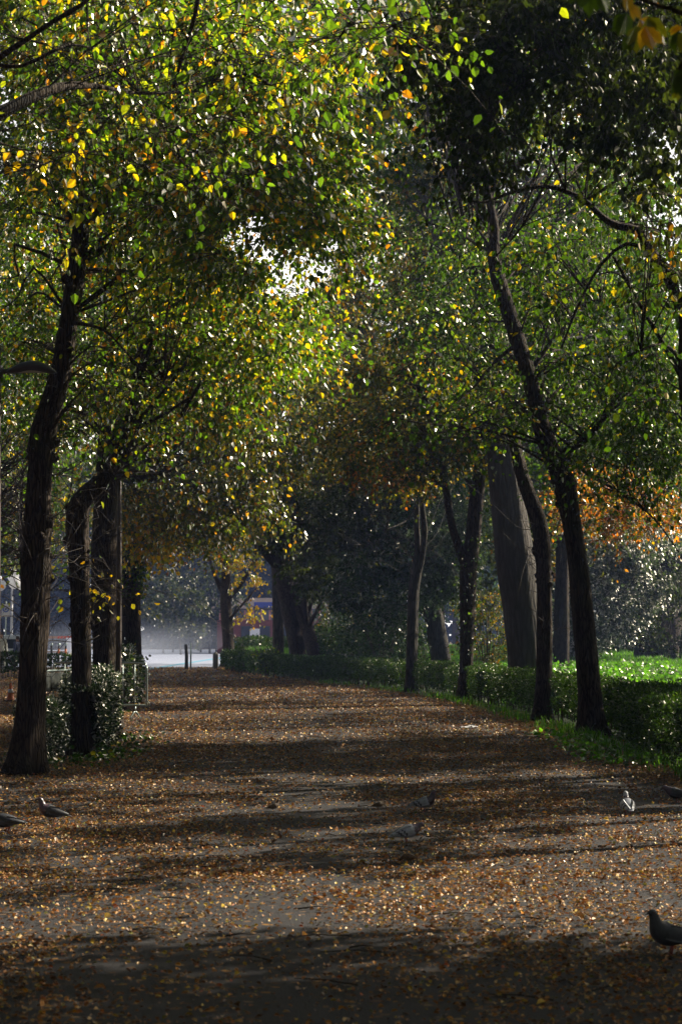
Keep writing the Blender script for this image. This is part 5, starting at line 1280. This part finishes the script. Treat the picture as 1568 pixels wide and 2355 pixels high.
# ================================================================== MIST and HAZE
def mist():
    g = Geo(); p = at(400, 1490, 150)
    for (cx, cy, cz, rx, ry, rz) in ((p[0] - 3, 145, 1.7, 7.5, 16, 2.1),):
        t = np.linspace(0, np.pi, 16)
        tube(g, np.c_[0 * t + cx, 0 * t + cy, cz - rz * np.cos(t)], np.maximum(rx * np.sin(t), .02), 24, 0, ry=np.maximum(ry * np.sin(t), .02), flat=(1, 0, 0))
    m = bpy.data.materials.new('mist'); nt, N, L = nodes_of(m); out = N.new('ShaderNodeOutputMaterial'); v = N.new('ShaderNodeVolumePrincipled')
    v.inputs['Color'].default_value = (.72, .80, 1, 1); v.inputs['Anisotropy'].default_value = .3
    tc = N.new('ShaderNodeTexCoord'); nz = N.new('ShaderNodeTexNoise'); nz.inputs['Scale'].default_value = .22; nz.inputs['Detail'].default_value = 4
    L.new(tc.outputs['Object'], nz.inputs['Vector']); rp = N.new('ShaderNodeMapRange'); rp.inputs['From Min'].default_value = .42; rp.inputs['From Max'].default_value = .75; rp.inputs['To Max'].default_value = .05
    sz = N.new('ShaderNodeSeparateXYZ'); L.new(tc.outputs['Object'], sz.inputs[0])
    fz = N.new('ShaderNodeMapRange'); fz.interpolation_type = 'SMOOTHSTEP'; fz.inputs['From Min'].default_value = 0; fz.inputs['From Max'].default_value = 3.2; fz.inputs['To Min'].default_value = 1; fz.inputs['To Max'].default_value = 0
    L.new(sz.outputs['Z'], fz.inputs['Value']); mm = N.new('ShaderNodeMath'); mm.operation = 'MULTIPLY'
    L.new(nz.outputs['Fac'], rp.inputs['Value']); L.new(rp.outputs['Result'], mm.inputs[0]); L.new(fz.outputs[0], mm.inputs[1]); L.new(mm.outputs[0], v.inputs['Density']); L.new(v.outputs[0], out.inputs['Volume'])
    tag(g.build('mist', m), 'thin white steam drifting over the sunlit plaza', 'mist', kind='stuff')
HAZE = 0.00045
def haze():
    g = Geo(); box(g, (0, 130, 19), (420, 350, 40.2), 0)
    m = bpy.data.materials.new('haze'); nt, N, L = nodes_of(m); out = N.new('ShaderNodeOutputMaterial'); v = N.new('ShaderNodeVolumePrincipled')
    v.inputs['Color'].default_value = (.35, .48, 1, 1); v.inputs['Density'].default_value = HAZE; v.inputs['Anisotropy'].default_value = .35
    L.new(v.outputs[0], out.inputs['Volume'])
    tag(g.build('haze', m), kind='stuff', label='thin blue haze filling the air between the trees', cat='haze')
mist(); haze()

# ================================================================== CAMERA, LIGHT
cam = bpy.data.cameras.new('camera'); co = bpy.data.objects.new('camera', cam); COL.objects.link(co)
co.location = CAM; co.rotation_euler = (math.radians(90) + TILT, 0, 0)
cam.sensor_fit = 'VERTICAL'; cam.sensor_height = 36; cam.lens = 36 * F / 2355; cam.clip_end = 3000; cam.clip_start = .1
cam.dof.use_dof = True; cam.dof.focus_distance = 27; cam.dof.aperture_fstop = 5.6
SC.camera = co
SUN_AZ = math.radians(58)      # from +Y towards +X
SUN_EL = math.radians(33)
sd = Vector((math.sin(SUN_AZ) * math.cos(SUN_EL), math.cos(SUN_AZ) * math.cos(SUN_EL), math.sin(SUN_EL)))
sl = bpy.data.lights.new('sun', 'SUN'); so = bpy.data.objects.new('sun', sl); COL.objects.link(so)
sl.energy = 5.0; sl.angle = math.radians(.5); sl.color = (1, .90, .72)
so.rotation_euler = sd.to_track_quat('Z', 'Y').to_euler(); so.location = sd * 60
w = bpy.data.worlds.new('World'); SC.world = w; w.use_nodes = True
nt = w.node_tree; bg = nt.nodes['Background']; sky = nt.nodes.new('ShaderNodeTexSky'); sky.sky_type = 'NISHITA'; sky.sun_disc = False
sky.sun_elevation = SUN_EL; sky.sun_rotation = SUN_AZ; sky.dust_density = 5; sky.ozone_density = .6
tcw = nt.nodes.new('ShaderNodeTexCoord'); sx = nt.nodes.new('ShaderNodeSeparateXYZ'); nt.links.new(tcw.outputs['Generated'], sx.inputs[0])
hz_ = nt.nodes.new('ShaderNodeMapRange'); hz_.interpolation_type = 'SMOOTHSTEP'       # bright thin cloud veil low in the sky
hz_.inputs['From Min'].default_value = .12; hz_.inputs['From Max'].default_value = .42; hz_.inputs['To Min'].default_value = 1; hz_.inputs['To Max'].default_value = 0
nt.links.new(sx.outputs['Z'], hz_.inputs['Value'])
mw = nt.nodes.new('ShaderNodeMix'); mw.data_type = 'RGBA'; mw.inputs['B'].default_value = (36, 35, 33, 1)
ml_ = nt.nodes.new('ShaderNodeMath'); ml_.operation = 'MULTIPLY'; ml_.inputs[1].default_value = .9; nt.links.new(hz_.outputs[0], ml_.inputs[0])
nt.links.new(sky.outputs[0], mw.inputs['A']); nt.links.new(ml_.outputs[0], mw.inputs['Factor'])
nt.links.new(mw.outputs['Result'], bg.inputs['Color']); bg.inputs['Strength'].default_value = .029
SC.view_settings.view_transform = 'Standard'; SC.view_settings.look = 'None'; SC.view_settings.gamma = 1
SC.view_settings.exposure = 1.02
SC.render.engine = 'CYCLES'
SC.cycles.max_bounces = 5; SC.cycles.diffuse_bounces = 3; SC.cycles.glossy_bounces = 2; SC.cycles.transmission_bounces = 3
SC.cycles.volume_bounces = 0; SC.cycles.caustics_reflective = False; SC.cycles.caustics_refractive = False
SC.cycles.sample_clamp_indirect = 3; SC.cycles.sample_clamp_direct = 4
print('verts total', sum(len(o.data.vertices) for o in bpy.data.objects if o.type == 'MESH'))
